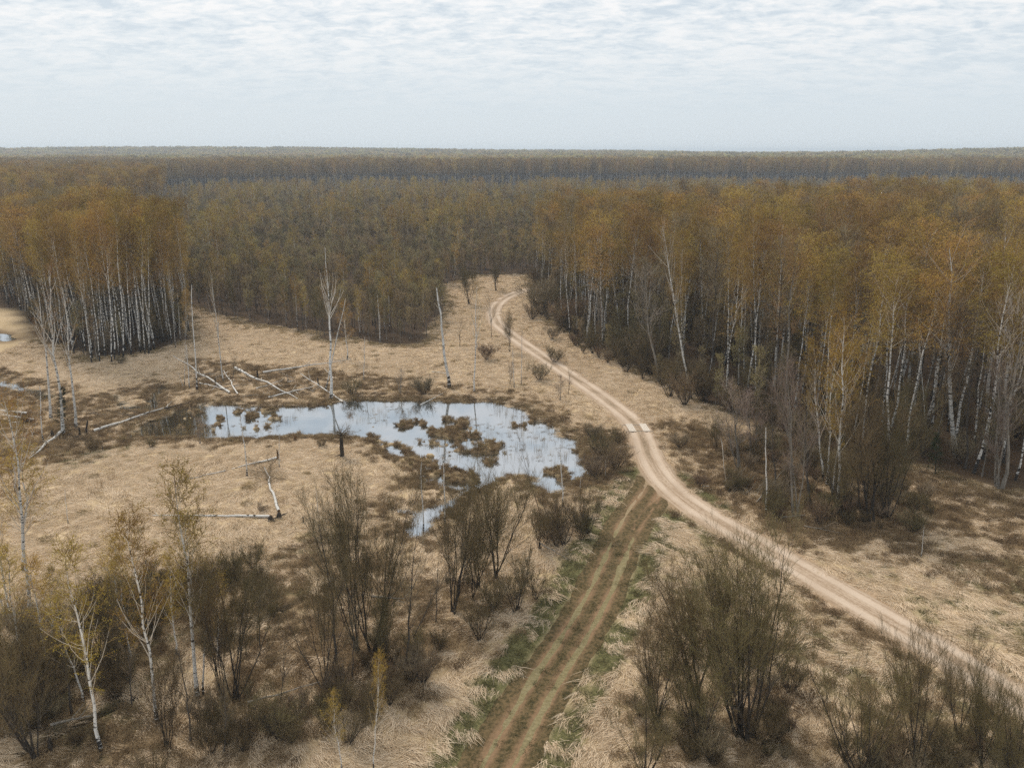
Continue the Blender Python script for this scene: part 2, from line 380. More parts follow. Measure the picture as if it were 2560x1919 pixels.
# ------------------------------------------------------------------ ground sheet
def axis(lo, hi, step, far_lo, far_hi, gr=1.09):
    c = list(np.arange(lo, hi + 1e-6, step)); s = step; x = hi; a = []
    while x < far_hi: s *= gr; x += s; a.append(x)
    s = step; x = lo; b = []
    while x > far_lo: s *= gr; x -= s; b.append(x)
    return np.array(b[::-1] + c + a)
gx = axis(-95, 95, 0.30, -9000, 9000); gy = axis(38, 190, 0.30, -400, 14000)
def far_hills(x, y):
    d = np.hypot(x, y)
    h = (fbm(x + 900, y, 1500, 3) - 0.5) * 32 * sstep(d, 1300, 3000)
    h = h + 20 * np.exp(-((x + 900) / 1300) ** 2 - ((y - 2900) / 500) ** 2)
    h = h + 16 * np.exp(-((x - 1500) / 600) ** 2 - ((y - 2300) / 400) ** 2)
    h = h - 10 * sstep(d, 3500, 9000)
    return h
def ground_fields(x, y):
    """x, y flat arrays -> dict of height and material masks"""
    P = np.stack([x, y], 1); z = (fbm(x, y, 11, 3) - 0.5) * 0.45 + (fbm(x + 50, y, 1.3, 2) - 0.5) * 0.06
    near = (np.abs(x) < 170) & (y < 330) & (y > 30)
    f = {k: np.zeros(len(x)) for k in ('mud', 'green', 'brown', 'wood', 'road')}
    road = np.full(len(x), 99.); track = road.copy(); pond = road.copy(); wet = road.copy()
    Q = P[near]
    road[near] = dist_line(Q, ROAD); track[near] = np.minimum(dist_line(Q, TRACK), dist_line(Q, SPUR) + 0.6)
    wob = (fbm(Q[:, 0] + 31, Q[:, 1] + 7, 2.2, 3) - 0.5) * 2.6
    pd = sdist(Q, POND) + wob
    st = dist_line(Q, STREAM) - 0.62 + wob * 0.45
    for c, wd in zip(CREEKS, CREEK_W): st = np.minimum(st, dist_line(Q, c) - wd + wob * 0.3)
    wd_ = np.minimum(pd, st); pond[near] = wd_
    gl = dist_line(Q, DITCH) - 0.30 + wob * 0.10
    for c in GULLIES: gl = np.minimum(gl, dist_line(Q, c) - 0.25 + wob * 0.15)
    gull = np.full(len(x), 99.); gull[near] = gl
    z = z + 0.10
    flat = np.minimum(sstep(road, 2.0, 4.5), sstep(track, 1.8, 4.0) * 0.8 + 0.2)
    z = z * flat - 0.03 * (1 - flat)
    z = z - 0.30 * sstep(-pond, -2.5, 0.3) * (1)              # bank falls to the water
    z = np.minimum(z, np.where(pond < 1.2, 0.10, 9.0))
    depth = sstep(-pond, -0.25, 0.7); zz = z * (1 - depth) - 0.75 * depth
    # hummocks of sedge standing in the water
    hx, hy = x[near], y[near]; hum = np.zeros(near.sum())
    for i, p in enumerate(ISLES): hum = np.maximum(hum, 0.49 * sstep(-sdist(Q, p), -1.3, 0.8))
    for p, k in MARSH: hum = np.maximum(hum, k * sstep(-sdist(Q, p), -1.5, 1.0))
    hum = np.maximum(hum, 0.32 * sstep(pd, -1.6, -0.1) * (pd < 0.1))
    hn = 0.62 * fbm(hx * 0.7 + 5, hy * 1.0, 1.5, 3) + 0.38 * fbm(hx * 0.8 + 9, hy * 1.1, 0.62, 2)
    hmask = sstep(hn - (1 - hum), -0.12, 0.06)
    hz_ = zz[near]; hz_ = np.maximum(hz_, -0.75 + 0.80 * hmask + 0.2 * hmask * hn); zz[near] = np.where(wd_ < 0.6, hz_, zz[near])
    z = zz - 0.55 * (1 - sstep(gull, -0.25, 0.35))
    # ditch has a raised near lip
    z = z + far_hills(x, y)
    f['z'] = z; f['pond'] = pond; f['roadd'] = road; f['trackd'] = track; f['gull'] = gull
    hm = np.zeros(len(x)); hm[near] = np.where(wd_ < 0.6, hmask, 0); f['hum'] = hm
    n1 = fbm(x + 11, y - 40, 7, 4); n2 = fbm(x - 70, y + 20, 2.5, 3)
    # brown litter round the pond, on the near left, under trees
    br = 0.95 * (1 - sstep(pond, 0.5, 5.5)) * sstep(n2, 0.25, 0.5)
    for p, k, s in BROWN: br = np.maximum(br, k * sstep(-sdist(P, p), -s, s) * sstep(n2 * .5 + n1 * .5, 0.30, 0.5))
    wood = np.zeros(len(x))
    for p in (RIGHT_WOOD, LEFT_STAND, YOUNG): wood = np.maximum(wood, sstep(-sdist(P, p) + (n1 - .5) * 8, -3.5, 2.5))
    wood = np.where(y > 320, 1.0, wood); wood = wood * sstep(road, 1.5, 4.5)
    gr = 0.95 * (1 - sstep(np.abs(track - 3.4), 0.8, 1.8)) * sstep(n2, 0.12, 0.38) + 0.7 * (1 - sstep(track, 0.0, 0.35 + n1)) * 0.6
    gr = np.maximum(gr, 0.7 * (1 - sstep(track, 1.5, 4.0)))
    br = np.maximum(br, np.where((y < 88) & (y > 40), 0.9 * (1 - sstep(dist_line(P, SHOULDER) + (n2 - .5), 0.3, 0.9)), 0))
    for p, k, s in GREEN: gr = np.maximum(gr, k * sstep(-sdist(P, p), -s, s) * sstep(n2, 0.42, 0.62))
    gr = gr * sstep(pond, 1.0, 5.0)
    f['brown'] = br; f['wood'] = wood; f['green'] = gr
    f['mud'] = np.maximum(1 - sstep(gull, -0.1, 0.35), (1 - sstep(z + 0.42, 0.0, 0.35)) * (np.abs(x) < 200) * (y < 300))
    # the shoulder of the road: trodden sandy soil
    f['road'] = np.maximum(1 - sstep(road + (n2 - 0.5) * 2.4, 2.0, 3.4), 0.8 * sstep(-sdist(P, APRON) + (n2 - .5) * 3, -1, 1) * (y < 140))
    return f
_T = np.gradient(ROAD, axis=0); _T /= np.linalg.norm(_T, axis=1, keepdims=True); SHOULDER = (ROAD + np.stack([_T[:, 1], -_T[:, 0]], 1) * 3.1); SHOULDER = SHOULDER[SHOULDER[:, 1] < 90][::4]
APRON = GP([(1560,1195),(1640,1210),(1665,1245),(1610,1275),(1575,1330),(1545,1320),(1560,1255)])
BROWN = [(GP([(1350,1060),(1580,1080),(1590,1180),(1480,1250),(1440,1190),(1470,1130)]), 0.8, 2),
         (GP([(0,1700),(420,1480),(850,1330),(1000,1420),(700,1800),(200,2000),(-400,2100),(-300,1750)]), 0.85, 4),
         (GP([(800,1450),(1250,1440),(1350,1500),(1100,1700),(960,1800),(600,1919),(300,1919)]), 0.75, 3),
         (GP([(1650,1050),(2000,1100),(2560,1250),(2900,1300),(2800,1560),(2560,1500),(2200,1380),(1950,1360),(1750,1250)]), 0.92, 3),
         (GP([(1560,1500),(2100,1500),(2200,1919),(1800,2100),(1560,1900)]), 0.5, 3),
         (GP([(2080,1700),(2560,1700),(2700,2100),(2080,2100)]), 0.6, 3),
         (GP([(0,960),(280,1000),(420,1040),(330,1100),(100,1180),(0,1180),(-200,1100)]), 0.7, 3),
         (GP([(480,900),(900,935),(1300,980),(1350,1040),(800,1010),(480,1000)]), 0.62, 2)]
GREEN = [(GP([(1600,1320),(1800,1400),(2560,1800),(2700,2000),(2560,2000),(2200,1800),(1600,1500)]), 0.5, 3),
         (GP([(2000,1400),(2560,1400),(2900,1700),(2560,1750),(2200,1500)]), 0.5, 3),
         (GP([(1480,1180),(1570,1150),(1600,1260),(1500,1330)]), 0.75, 1.5), (GP([(1630,1255),(1690,1270),(1800,1350),(1770,1370)]), 0.8, 1),
         (GP([(0,1700),(420,1480),(850,1330),(800,1450),(500,1700),(100,1919)]), 0.5, 4), (GP([(130,1140),(400,1090),(340,1130),(150,1180)]), 0.5, 1.5)]
X, Y = np.meshgrid(gx, gy); F = ground_fields(X.ravel(), Y.ravel())
gm = Geo(); ny, nx = X.shape
ii = np.arange(ny * nx).reshape(ny, nx)
gm.add(np.stack([X.ravel(), Y.ravel(), F['z']], 1), quads=np.stack([ii[:-1, :-1], ii[:-1, 1:], ii[1:, 1:], ii[1:, :-1]], -1).reshape(-1, 4))
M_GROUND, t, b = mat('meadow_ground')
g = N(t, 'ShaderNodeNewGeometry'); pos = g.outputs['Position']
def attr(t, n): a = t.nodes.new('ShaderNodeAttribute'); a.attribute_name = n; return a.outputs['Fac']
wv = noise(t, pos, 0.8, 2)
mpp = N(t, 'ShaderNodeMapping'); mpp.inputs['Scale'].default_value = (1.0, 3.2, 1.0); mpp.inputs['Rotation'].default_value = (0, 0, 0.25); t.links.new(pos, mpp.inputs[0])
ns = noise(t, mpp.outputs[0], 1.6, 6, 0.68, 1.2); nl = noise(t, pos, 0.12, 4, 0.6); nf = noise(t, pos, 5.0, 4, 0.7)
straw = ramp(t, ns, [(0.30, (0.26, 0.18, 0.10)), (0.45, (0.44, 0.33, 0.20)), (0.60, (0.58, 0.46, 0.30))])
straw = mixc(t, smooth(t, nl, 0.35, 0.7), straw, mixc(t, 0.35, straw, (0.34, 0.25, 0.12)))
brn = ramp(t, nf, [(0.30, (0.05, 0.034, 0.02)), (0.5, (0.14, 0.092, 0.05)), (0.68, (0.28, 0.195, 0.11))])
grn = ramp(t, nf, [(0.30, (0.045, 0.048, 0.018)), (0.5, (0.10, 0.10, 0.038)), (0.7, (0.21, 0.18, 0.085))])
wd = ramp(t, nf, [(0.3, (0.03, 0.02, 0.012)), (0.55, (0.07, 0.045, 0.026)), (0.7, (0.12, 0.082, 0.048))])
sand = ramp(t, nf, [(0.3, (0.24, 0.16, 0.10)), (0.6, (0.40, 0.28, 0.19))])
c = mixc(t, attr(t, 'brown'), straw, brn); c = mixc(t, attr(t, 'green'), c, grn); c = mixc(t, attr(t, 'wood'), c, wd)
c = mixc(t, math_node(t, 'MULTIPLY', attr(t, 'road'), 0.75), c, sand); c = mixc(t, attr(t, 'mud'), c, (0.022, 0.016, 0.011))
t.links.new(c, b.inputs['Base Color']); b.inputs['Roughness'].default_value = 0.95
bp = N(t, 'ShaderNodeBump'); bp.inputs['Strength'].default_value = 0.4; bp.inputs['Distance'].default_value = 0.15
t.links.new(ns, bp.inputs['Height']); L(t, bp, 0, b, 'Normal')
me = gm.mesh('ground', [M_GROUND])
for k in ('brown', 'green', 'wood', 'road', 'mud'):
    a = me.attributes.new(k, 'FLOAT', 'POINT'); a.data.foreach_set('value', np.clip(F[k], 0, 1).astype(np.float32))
def link(name, me, parent=None, **kw):
    o = bpy.data.objects.new(name, me); COL.objects.link(o)
    if parent: o.parent = parent
    for k, v in kw.items(): o[k] = v
    return o
link('ground', me, kind='structure', label='dry straw-coloured meadow and brown forest floor')

# water: one sheet that shows wherever the ground drops below it
WATER_Z = -0.15
M_WATER, t, b = mat('pond_water'); b.inputs['Base Color'].default_value = (0.018, 0.02, 0.017, 1); b.inputs['Roughness'].default_value = 0.03
b.inputs['Specular IOR Level'].default_value = 1.0; b.inputs['IOR'].default_value = 3.4
b.inputs['Specular Tint'].default_value = (0.9, 0.95, 1.0, 1); b.inputs['Coat Weight'].default_value = 0.3; b.inputs['Coat Roughness'].default_value = 0.02; b.inputs['Coat IOR'].default_value = 1.7
g = N(t, 'ShaderNodeNewGeometry'); nb = noise(t, g.outputs['Position'], 1.4, 2)
bp = N(t, 'ShaderNodeBump'); bp.inputs['Strength'].default_value = 0.03; bp.inputs['Distance'].default_value = 0.05
t.links.new(nb, bp.inputs['Height']); L(t, bp, 0, b, 'Normal')
w_ = Geo(); xs = np.linspace(-130, 25, 30); ys = np.linspace(69, 240, 30); XX, YY = np.meshgrid(xs, ys); ii = np.arange(900).reshape(30, 30)
w_.add(np.stack([XX.ravel(), YY.ravel(), np.full(900, WATER_Z)], 1), quads=np.stack([ii[:-1, :-1], ii[:-1, 1:], ii[1:, 1:], ii[1:, :-1]], -1).reshape(-1, 4))
link('water', w_.mesh('water', [M_WATER]), kind='structure', label='still pond water reflecting the cloudy sky')

# roads: ribbons with worn wheel ruts
def ribbon(line, half, nc, zf, mat_, name, label, wob=0.35):
    T = np.gradient(line, axis=0); T = T / np.linalg.norm(T, axis=1, keepdims=True); Nn = np.stack([-T[:, 1], T[:, 0]], 1)
    s = np.concatenate([[0], np.cumsum(np.hypot(*np.diff(line, axis=0).T))])
    n = int(s[-1] / 0.4); ss = np.linspace(0, s[-1], n)
    C = np.stack([np.interp(ss, s, line[:, i]) for i in (0, 1)], 1); Nn = np.stack([np.interp(ss, s, Nn[:, i]) for i in (0, 1)], 1)
    u = np.linspace(-1, 1, nc)
    wl = half * (1 + wob * (fbm(ss, ss * 0 + 3, 2.5, 3) - 0.5)); wr = half * (1 + wob * (fbm(ss, ss * 0 + 33, 2.5, 3) - 0.5))
    W = np.where(u[None, :] < 0, wl[:, None], wr[:, None]) * u[None, :]
    P = C[:, None, :] + Nn[:, None, :] * W[..., None]
    Z = zf(W, ss[:, None] + 0 * W, u[None, :] + 0 * W)
    if name != 'road': Z = Z - 0.14 * (1 - sstep(dist_line(P.reshape(-1, 2), ROAD), 1.4, 2.6)).reshape(Z.shape)
    G_ = Geo(); ii = np.arange(n * nc).reshape(n, nc)
    G_.add(np.concatenate([P, Z[..., None]], -1), quads=np.stack([ii[:-1, :-1], ii[:-1, 1:], ii[1:, 1:], ii[1:, :-1]], -1).reshape(-1, 4))
    me = G_.mesh(name, [mat_])
    for nm, val in (('across', W), ('along', ss[:, None] + 0 * W)):
        a = me.attributes.new(nm, 'FLOAT', 'POINT'); a.data.foreach_set('value', val.ravel().astype(np.float32))
    return link(name, me, kind='structure', label=label)
def road_mat(name, light, dark, mid, rutpos, grass=None):
    m, t, b = mat(name); ac = attr(t, 'across'); al = attr(t, 'along'); b.inputs['Roughness'].default_value = 0.92
    cb = N(t, 'ShaderNodeCombineXYZ'); t.links.new(math_node(t, 'MULTIPLY', ac, 3.0), cb.inputs[0]); t.links.new(math_node(t, 'MULTIPLY', al, 0.12), cb.inputs[1])
    st = noise(t, cb.outputs[0], 1.6, 5, 0.6, 0.3)
    g = N(t, 'ShaderNodeNewGeometry'); nf = noise(t, g.outputs['Position'], 3.0, 5, 0.7); nl = noise(t, g.outputs['Position'], 0.15, 3)
    a = math_node(t, 'ABSOLUTE', ac)
    d = math_node(t, 'ABSOLUTE', math_node(t, 'SUBTRACT', a, rutpos))
    rut = math_node(t, 'MULTIPLY', 0.72 if grass else 1.0, math_node(t, 'SUBTRACT', 1.0, smooth(t, math_node(t, 'ADD', d, math_node(t, 'MULTIPLY', math_node(t, 'SUBTRACT', st, 0.5), 0.8)), *((0.2, 0.85) if grass else (0.22, 0.55)))))
    c = mixc(t, smooth(t, math_node(t, 'ADD', math_node(t, 'MULTIPLY', st, 0.6), math_node(t, 'MULTIPLY', nf, 0.4)), 0.38, 0.62), dark, light)
    c = mixc(t, math_node(t, 'MULTIPLY', rut, 0.75), c, mid)
    sp_ = N(t, 'ShaderNodeSeparateXYZ'); L(t, g, 'Position', sp_, 0)
    strip = math_node(t, 'MULTIPLY', smooth(t, sp_.outputs[1], 84.0, 98.0), math_node(t, 'MULTIPLY', math_node(t, 'SUBTRACT', 1.0, smooth(t, a, 0.15, 0.5)), smooth(t, math_node(t, 'ADD', math_node(t, 'MULTIPLY', nf, 0.5), math_node(t, 'MULTIPLY', nl, 0.5)), 0.45, 0.62)))
    c = mixc(t, strip, c, (0.16, 0.12, 0.07))
    c = mixc(t, smooth(t, math_node(t, 'ADD', a, math_node(t, 'MULTIPLY', nf, 1.2)), 2.2, 3.1), c, (0.27, 0.20, 0.125))
    if grass: c = mixc(t, math_node(t, 'SUBTRACT', 1.0, math_node(t, 'MULTIPLY', rut, smooth(t, nl, 0.36, 0.58))), c, mixc(t, smooth(t, nf, 0.35, 0.62), grass[0], grass[1]))
    else: c = mixc(t, math_node(t, 'MULTIPLY', smooth(t, nl, 0.4, 0.7), 0.35), c, dark)
    t.links.new(c, b.inputs['Base Color'])
    bp = N(t, 'ShaderNodeBump'); bp.inputs['Strength'].default_value = 0.6; bp.inputs['Distance'].default_value = 0.06
    t.links.new(nf, bp.inputs['Height']); L(t, bp, 0, b, 'Normal')
    return m
M_ROAD = road_mat('sandy_road', (0.50, 0.395, 0.295), (0.29, 0.205, 0.135), (0.57, 0.465, 0.365), 1.0)
M_TRACK = road_mat('grassy_track', (0.25, 0.15, 0.085), (0.13, 0.08, 0.042), (0.38, 0.24, 0.145), 0.95, ((0.05, 0.042, 0.018), (0.15, 0.105, 0.052)))
def zroad(W, s, u): return 0.05 - 0.05 * np.exp(-((np.abs(W) - 1.0) / 0.28) ** 2) + 0.04 * (fbm(s, W * 2, 1.2, 2) - 0.5) - 0.10 * np.clip(np.abs(u) - 0.8, 0, 1) / 0.2
def ztrack(W, s, u): return 0.045 - 0.06 * np.exp(-((np.abs(W) - 0.95) / 0.25) ** 2) + 0.05 * (fbm(s, W * 2, 0.9, 2) - 0.5) - 0.10 * np.clip(np.abs(u) - 0.75, 0, 1) / 0.25
ribbon(ROAD, 2.15, 25, zroad, M_ROAD, 'road', 'pale sandy dirt road winding past the pond into the wood')
ribbon(TRACK, 3.0, 29, lambda W, s, u: ztrack(W, s, u) - 0.012, M_TRACK, 'track', 'grassy two-rut track branching off the dirt road')
ribbon(SPUR, 1.5, 17, lambda W, s, u: ztrack(W, s, u) - 0.024, M_TRACK, 'path', 'worn short cut joining the grassy track to the road')

# ------------------------------------------------------------------ prototypes
STORE = bpy.data.collections.new('prototypes')      # never linked: only holds source meshes
def proto_pair(name, params, mats):
    tk, cr = build_tree(**params)
    trunk = tk.mesh(name + '_trunk', [mats[0], mats[1]]); crown = cr.mesh(name + '_crown', [mats[2], mats[3]], False)
    return dict(trunk=trunk, crown=crown, H=params['H'], tk=tk, cr=cr, mats=mats)
def joined(name, pr):
    g = Geo(); g.merge(pr['tk'], {0: 0, 1: 1}); g.merge(pr['cr'], {0: 2, 1: 3})
    return bpy.data.objects.new(name, g.mesh(name, pr['mats']))
BM = [M_BIRCH, M_BIRCH_LIMB, M_TWIG_BIRCH, M_LEAF_GOLD]
birch = [proto_pair('birch_%d' % i, dict(seed=10 + i, H=22, crown0=0.45 + 0.05 * (i % 4), n1=32, a1=0.66, l1=3.6 + 0.4 * (i % 2), tr1=0.6, n2=8, a2=0.75, l2=1.25, tr2=-0.1,
         n3=6, a3=0.6, l3=0.75, tr3=-0.8, tw=0.025, nleaf=2.6, lsize=0.11, r0=0.115, bend=0.4), BM) for i in range(7)]
big_birch = [proto_pair('big_birch_%d' % i, dict(seed=24 + i, H=23, crown0=0.36, n1=22, a1=0.6, l1=5.0, tr1=0.7, n2=8, a2=0.7, l2=1.5, tr2=-0.1,
         n3=6, a3=0.6, l3=0.8, tr3=-0.6, tw=0.022, nleaf=2.0, lsize=0.10, r0=0.19, bend=0.5, limb_r=0.4), [M_BIRCH_WHITE, M_BIRCH_PALE, M_TWIG_BIRCH, M_LEAF_GOLD]) for i in range(3)]
aspen = [proto_pair('aspen_%d' % i, dict(seed=30 + i, H=22, crown0=0.34 + 0.08 * i, n1=30, a1=0.75, l1=3.4, tr1=0.8, n2=8, a2=0.65, l2=1.3, tr2=0.3,
         n3=6, a3=0.6, l3=0.7, tr3=0.2, tw=0.024, nleaf=(0.6, 1.6, 0.3)[i], lsize=0.10, r0=0.13, bend=0.5), [(M_BARK, M_BARK_PALE, M_BARK)[i], M_BARK, (M_TWIG_GREY, M_TWIG_BIRCH, M_TWIG_GREY)[i], M_LEAF_OLIVE]) for i in range(3)]
sparse = [proto_pair('sparse_birch_%d' % i, dict(seed=40 + i, H=20, crown0=0.36, n1=17, a1=0.5, l1=4.6, prof='cone', tr1=0.9, n2=5, a2=0.6, l2=1.2, tr2=0.1,
         n3=4, a3=0.6, l3=0.5, tr3=-0.2, tw=0.03, nleaf=0.8, lsize=0.08, r0=0.17, bend=0.4, limb_r=0.55), [M_BIRCH_WHITE, M_BIRCH_PALE, M_TWIG_BIRCH, M_LEAF_GOLD]) for i in range(4)]
small_birch = [proto_pair('small_birch_%d' % i, dict(seed=60 + i, H=12, crown0=0.30, n1=34, a1=0.72, l1=3.0, prof='cone', tr1=0.6, n2=6, a2=0.7, l2=0.8, tr2=0.0,
         n3=5, a3=0.6, l3=0.5, tr3=-0.4, tw=0.02, nleaf=4.5, lsize=0.08, r0=0.11, bend=0.3), [M_BIRCH_NEAR, M_BIRCH_LIMB, M_TWIG_BIRCH, M_LEAF_GOLD]) for i in range(4)]
young = [proto_pair('young_%d' % i, dict(seed=80 + i, H=10, crown0=0.30, n1=24, a1=0.55, l1=2.0, prof='oval', tr1=0.5, n2=7, a2=0.7, l2=0.95, tr2=0.3,
         n3=4, a3=0.55, l3=0.6, tr3=0.3, tw=0.042, nleaf=2.4, lsize=0.12, r0=0.08, bend=0.3, sides=5, seg=6), [M_BARK_PALE if i % 2 else M_BARK, M_BARK, M_TWIG_GREY, M_LEAF_DULL]) for i in range(5)]
young_gold = [proto_pair('young_gold_%d' % i, dict(seed=95 + i, H=13, crown0=0.35, n1=24, a1=0.55, l1=1.9, prof='oval', tr1=0.5, n2=6, a2=0.6, l2=0.9, tr2=0.0,
         n3=4, a3=0.6, l3=0.6, tr3=-0.4, tw=0.032, nleaf=2.2, lsize=0.14, r0=0.08, bend=0.25, sides=5, seg=6), [M_BIRCH, M_BIRCH_LIMB, M_TWIG_BIRCH, M_LEAF_YELLOW]) for i in range(2)]
willow = [proto_pair('willow_%d' % i, dict(seed=120 + i, H=13, stems=6 + i % 2, spread=0.42, crown0=0.22, n1=14, a1=0.7, l1=4.6, prof='fan', tr1=0.9, n2=9, a2=0.6, l2=1.7, tr2=0.6,
         n3=9, a3=0.6, l3=0.8, tr3=0.5, tw=0.016, nleaf=1.2, lsize=0.05, r0=0.105, bend=0.35, limb_r=0.4), [M_BARK_DARK, M_BARK, M_TWIG_DARK, M_LEAF_OLIVE]) for i in range(4)]
bush = [proto_pair('bush_%d' % i, dict(seed=140 + i, H=8, stems=9, spread=0.5, crown0=0.15, n1=10, a1=0.7, l1=2.3, prof='fan', tr1=0.8, n2=7, a2=0.5, l2=1.2, tr2=0.6,
         n3=6, a3=0.5, l3=0.7, tr3=0.5, tw=0.016, nleaf=1.2, lsize=0.05, r0=0.07, bend=0.25, limb_r=0.5, sides=5, seg=7), [M_BARK_DARK, M_BARK, M_TWIG_DARK, M_LEAF_OLIVE]) for i in range(3)]
thicket = [proto_pair('thicket_%d' % i, dict(seed=160 + i, H=3.2, stems=24, spread=0.7, crown0=0.10, n1=6, a1=0.4, l1=1.3, prof='fan', tr1=0.8, n2=4, a2=0.5, l2=0.7, tr2=0.5,
         n3=4, a3=0.5, l3=0.45, tr3=0.4, tw=0.016, nleaf=0.25, lsize=0.06, r0=0.022, bend=0.2, limb_r=0.6, sides=4, seg=5), [M_BARK_DARK, M_BARK_DARK, (M_TWIG_DARK, M_TWIG_RED, M_TWIG_GREY)[i], M_LEAF_DULL]) for i in range(3)]
bare = [proto_pair('bare_%d' % i, dict(seed=180 + i, H=12, stems=1 + (i == 2) * 2, spread=0.12, crown0=0.28, n1=18, a1=0.65, l1=3.2, prof='oval', tr1=0.7, n2=7, a2=0.6, l2=1.3, tr2=0.5,
         n3=5, a3=0.6, l3=0.6, tr3=0.3, tw=0.02, nleaf=0.4, lsize=0.07, r0=0.13, bend=0.35, limb_r=0.4), [(M_BARK, M_BARK_PALE, M_BARK_PALE)[i], (M_BARK, M_BARK_PALE, M_BARK_PALE)[i], (M_TWIG_GREY, M_TWIG_PALE, M_TWIG_PURPLE)[i], M_LEAF_DULL]) for i in range(3)]
pole = [proto_pair('pole_%d' % i, dict(seed=200 + i, H=6, crown0=0.45, n1=10, a1=0.8, l1=0.5, prof='cone', tr1=0.2, n2=2, a2=0.6, l2=0.25, n3=1, l3=0.12,
         tw=0.02, nleaf=0, r0=0.07, bend=0.12, tip=0.35, limb_r=0.25), [M_BIRCH_WHITE, M_BARK_PALE, M_TWIG_GREY, M_LEAF_DULL]) for i in range(3)]
spruce = [proto_pair('spruce', dict(seed=220, H=16, crown0=0.08, n1=90, a1=1.35, l1=2.6, prof='spire', tr1=-0.1, n2=6, a2=0.7, l2=0.7, tr2=-0.1, n3=5, a3=0.7, l3=0.3, tr3=0,
         tw=0.05, nleaf=1.5, lsize=0.14, r0=0.14, bend=0.1), [M_BARK_DARK, M_BARK_DARK, M_NEEDLE, M_NEEDLE])]

from mathutils import Matrix, Vector, Quaternion
N_OBJ = {}
def place(name, pr, base, h, label, cat, group=None, top=None, width=1.0, az=None, parts=('trunk', 'crown')):
    """an Empty at the foot of the tree, its trunk and its crown"""
    e = bpy.data.objects.new(name, None); COL.objects.link(e); e.empty_display_size = 0.3
    e.location = base
    az = rng.uniform(0, 6.28) if az is None else az
    q = Quaternion((0, 0, 1), az)
    if top is not None:
        d = Vector(top) - Vector(base); h = d.length; q = Vector((0, 0, 1)).rotation_difference(d.normalized()) @ q
    e.rotation_mode = 'QUATERNION'; e.rotation_quaternion = q
    s = h / pr['H']; e.scale = (s * width, s * width, s)
    e['label'] = label; e['category'] = cat
    if group: e['group'] = group
    for p in parts:
        o = bpy.data.objects.new(p, pr[p]); COL.objects.link(o); o.parent = e
    return e
def zat(P): return ground_fields(P[:, 0], P[:, 1])['z']
def hero(name, pr, bu, bv, tu, tv, label, cat, group=None, width=1.0, az=None, parts=('trunk', 'crown')):
    b = G(bu, bv); b[2] = zat(np.array([b[:2]]))[0] - 0.05; tp = top_of(b, tu, tv)
    HEROES.append(b[:2]); return place(name, pr, tuple(b), 1, label, cat, group, tuple(tp), width, az, parts)
HEROES = []
T = 'tree'
def H(pr, b, t, label, cat=T, name=None, group=None, width=1.0):
    nm = name or {'tree': 'birch_tree'}.get(cat, cat)
    return hero(nm, pr, b[0], b[1], t[0], t[1], label, cat, group, width)
# white birches standing alone round the pond
H(sparse[0], (127,1046), (84,706), 'bare forked birch, left one of the three in front of the dense stand', width=1.0)
H(sparse[1], (158,1088), (120,672), 'tall bare birch with dark foot, middle of the three in front of the dense stand', width=1.05)
H(sparse[2], (190,1069), (160,715), 'bare white birch, right one of the three in front of the dense stand', width=1.0)
H(pole[0], (108,1103), (92,960), 'thin crooked white stem just left of the dark-footed birch', name='dead_birch')
H(pole[1], (492,974), (479,705), 'slim bare birch trunk on the far bank, just left of the forked one', name='dead_birch', width=0.55)
H(pole[2], (474,970), (464,858), 'broken birch stub beside the slim trunk on the far bank', name='dead_birch')
H(pole[0], (458,968), (446,928), 'short leaning birch stump left of the far bank trunks', name='dead_birch', width=1.2)
H(sparse[3], (559,955), (524,672), 'leaning bare birch with forked top above the heap of fallen trunks', width=0.62)
H(sparse[0], (828,996), (818,618), 'tallest lone white birch at the middle of the far pond bank', width=1.05)
H(pole[1], (812,976), (866,740), 'thin stem leaning right against the lone white birch on the far bank', name='dead_birch', width=0.6)
H(small_birch[0], (868,900), (866,760), 'low golden birch behind the lone white birch on the far bank', width=1.2)
H(pole[2], (1123,968), (1096,712), 'thin crooked birch on the far bank left of the bushy-topped one', name='dead_birch', width=1.3)
H(sparse[2], (1186,980), (1190,712), 'white birch with many upright limbs on the far bank near the road', width=0.8)
H(pole[1], (1285,970), (1281,862), 'thin pale pole standing between the pond and the road bend', name='dead_birch', width=0.7)
H(pole[0], (1303,960), (1306,820), 'thin grey sapling stem right of the pale pole by the road bend', name='dead_birch', width=0.5)
H(pole[0], (950,860), (945,732), 'slender white trunk at the edge of the grey wood', name='dead_birch', width=0.6)
H(pole[2], (910,950), (912,840), 'dark thin dead sapling on the far bank right of the lone birch', name='dead_sapling', width=0.8)
for i, (b, t) in enumerate([((439,872),(421,660)), ((452,858),(442,640)), ((466,850),(462,655)), ((461,965),(462,740))]):
    H(birch[i], b, t, ['left birch of the small group at the right end of the dense stand', 'middle birch of the small group at the right end of the dense stand', 'right birch of the small group at the right end of the dense stand', 'thin birch in front of the small group at the right end of the dense stand'][i], width=0.55)
for i, (b, t) in enumerate([((213,868),(196,640)), ((230,908),(196,600)), ((249,904),(207,560)), ((279,906),(255,585)), ((286,899),(247,520)), ((298,892),(272,560)), ((308,895),(285,500)), ((327,888),(310,545)), ((352,884),(325,510)), ((363,887),(352,560)), ((372,886),(368,530)), ((262,880),(225,560))]):
    H(birch[i % 7], b, t, 'white birch trunk at the front edge of the dense stand left of the pond', group='front birches of the dense stand', width=0.8)
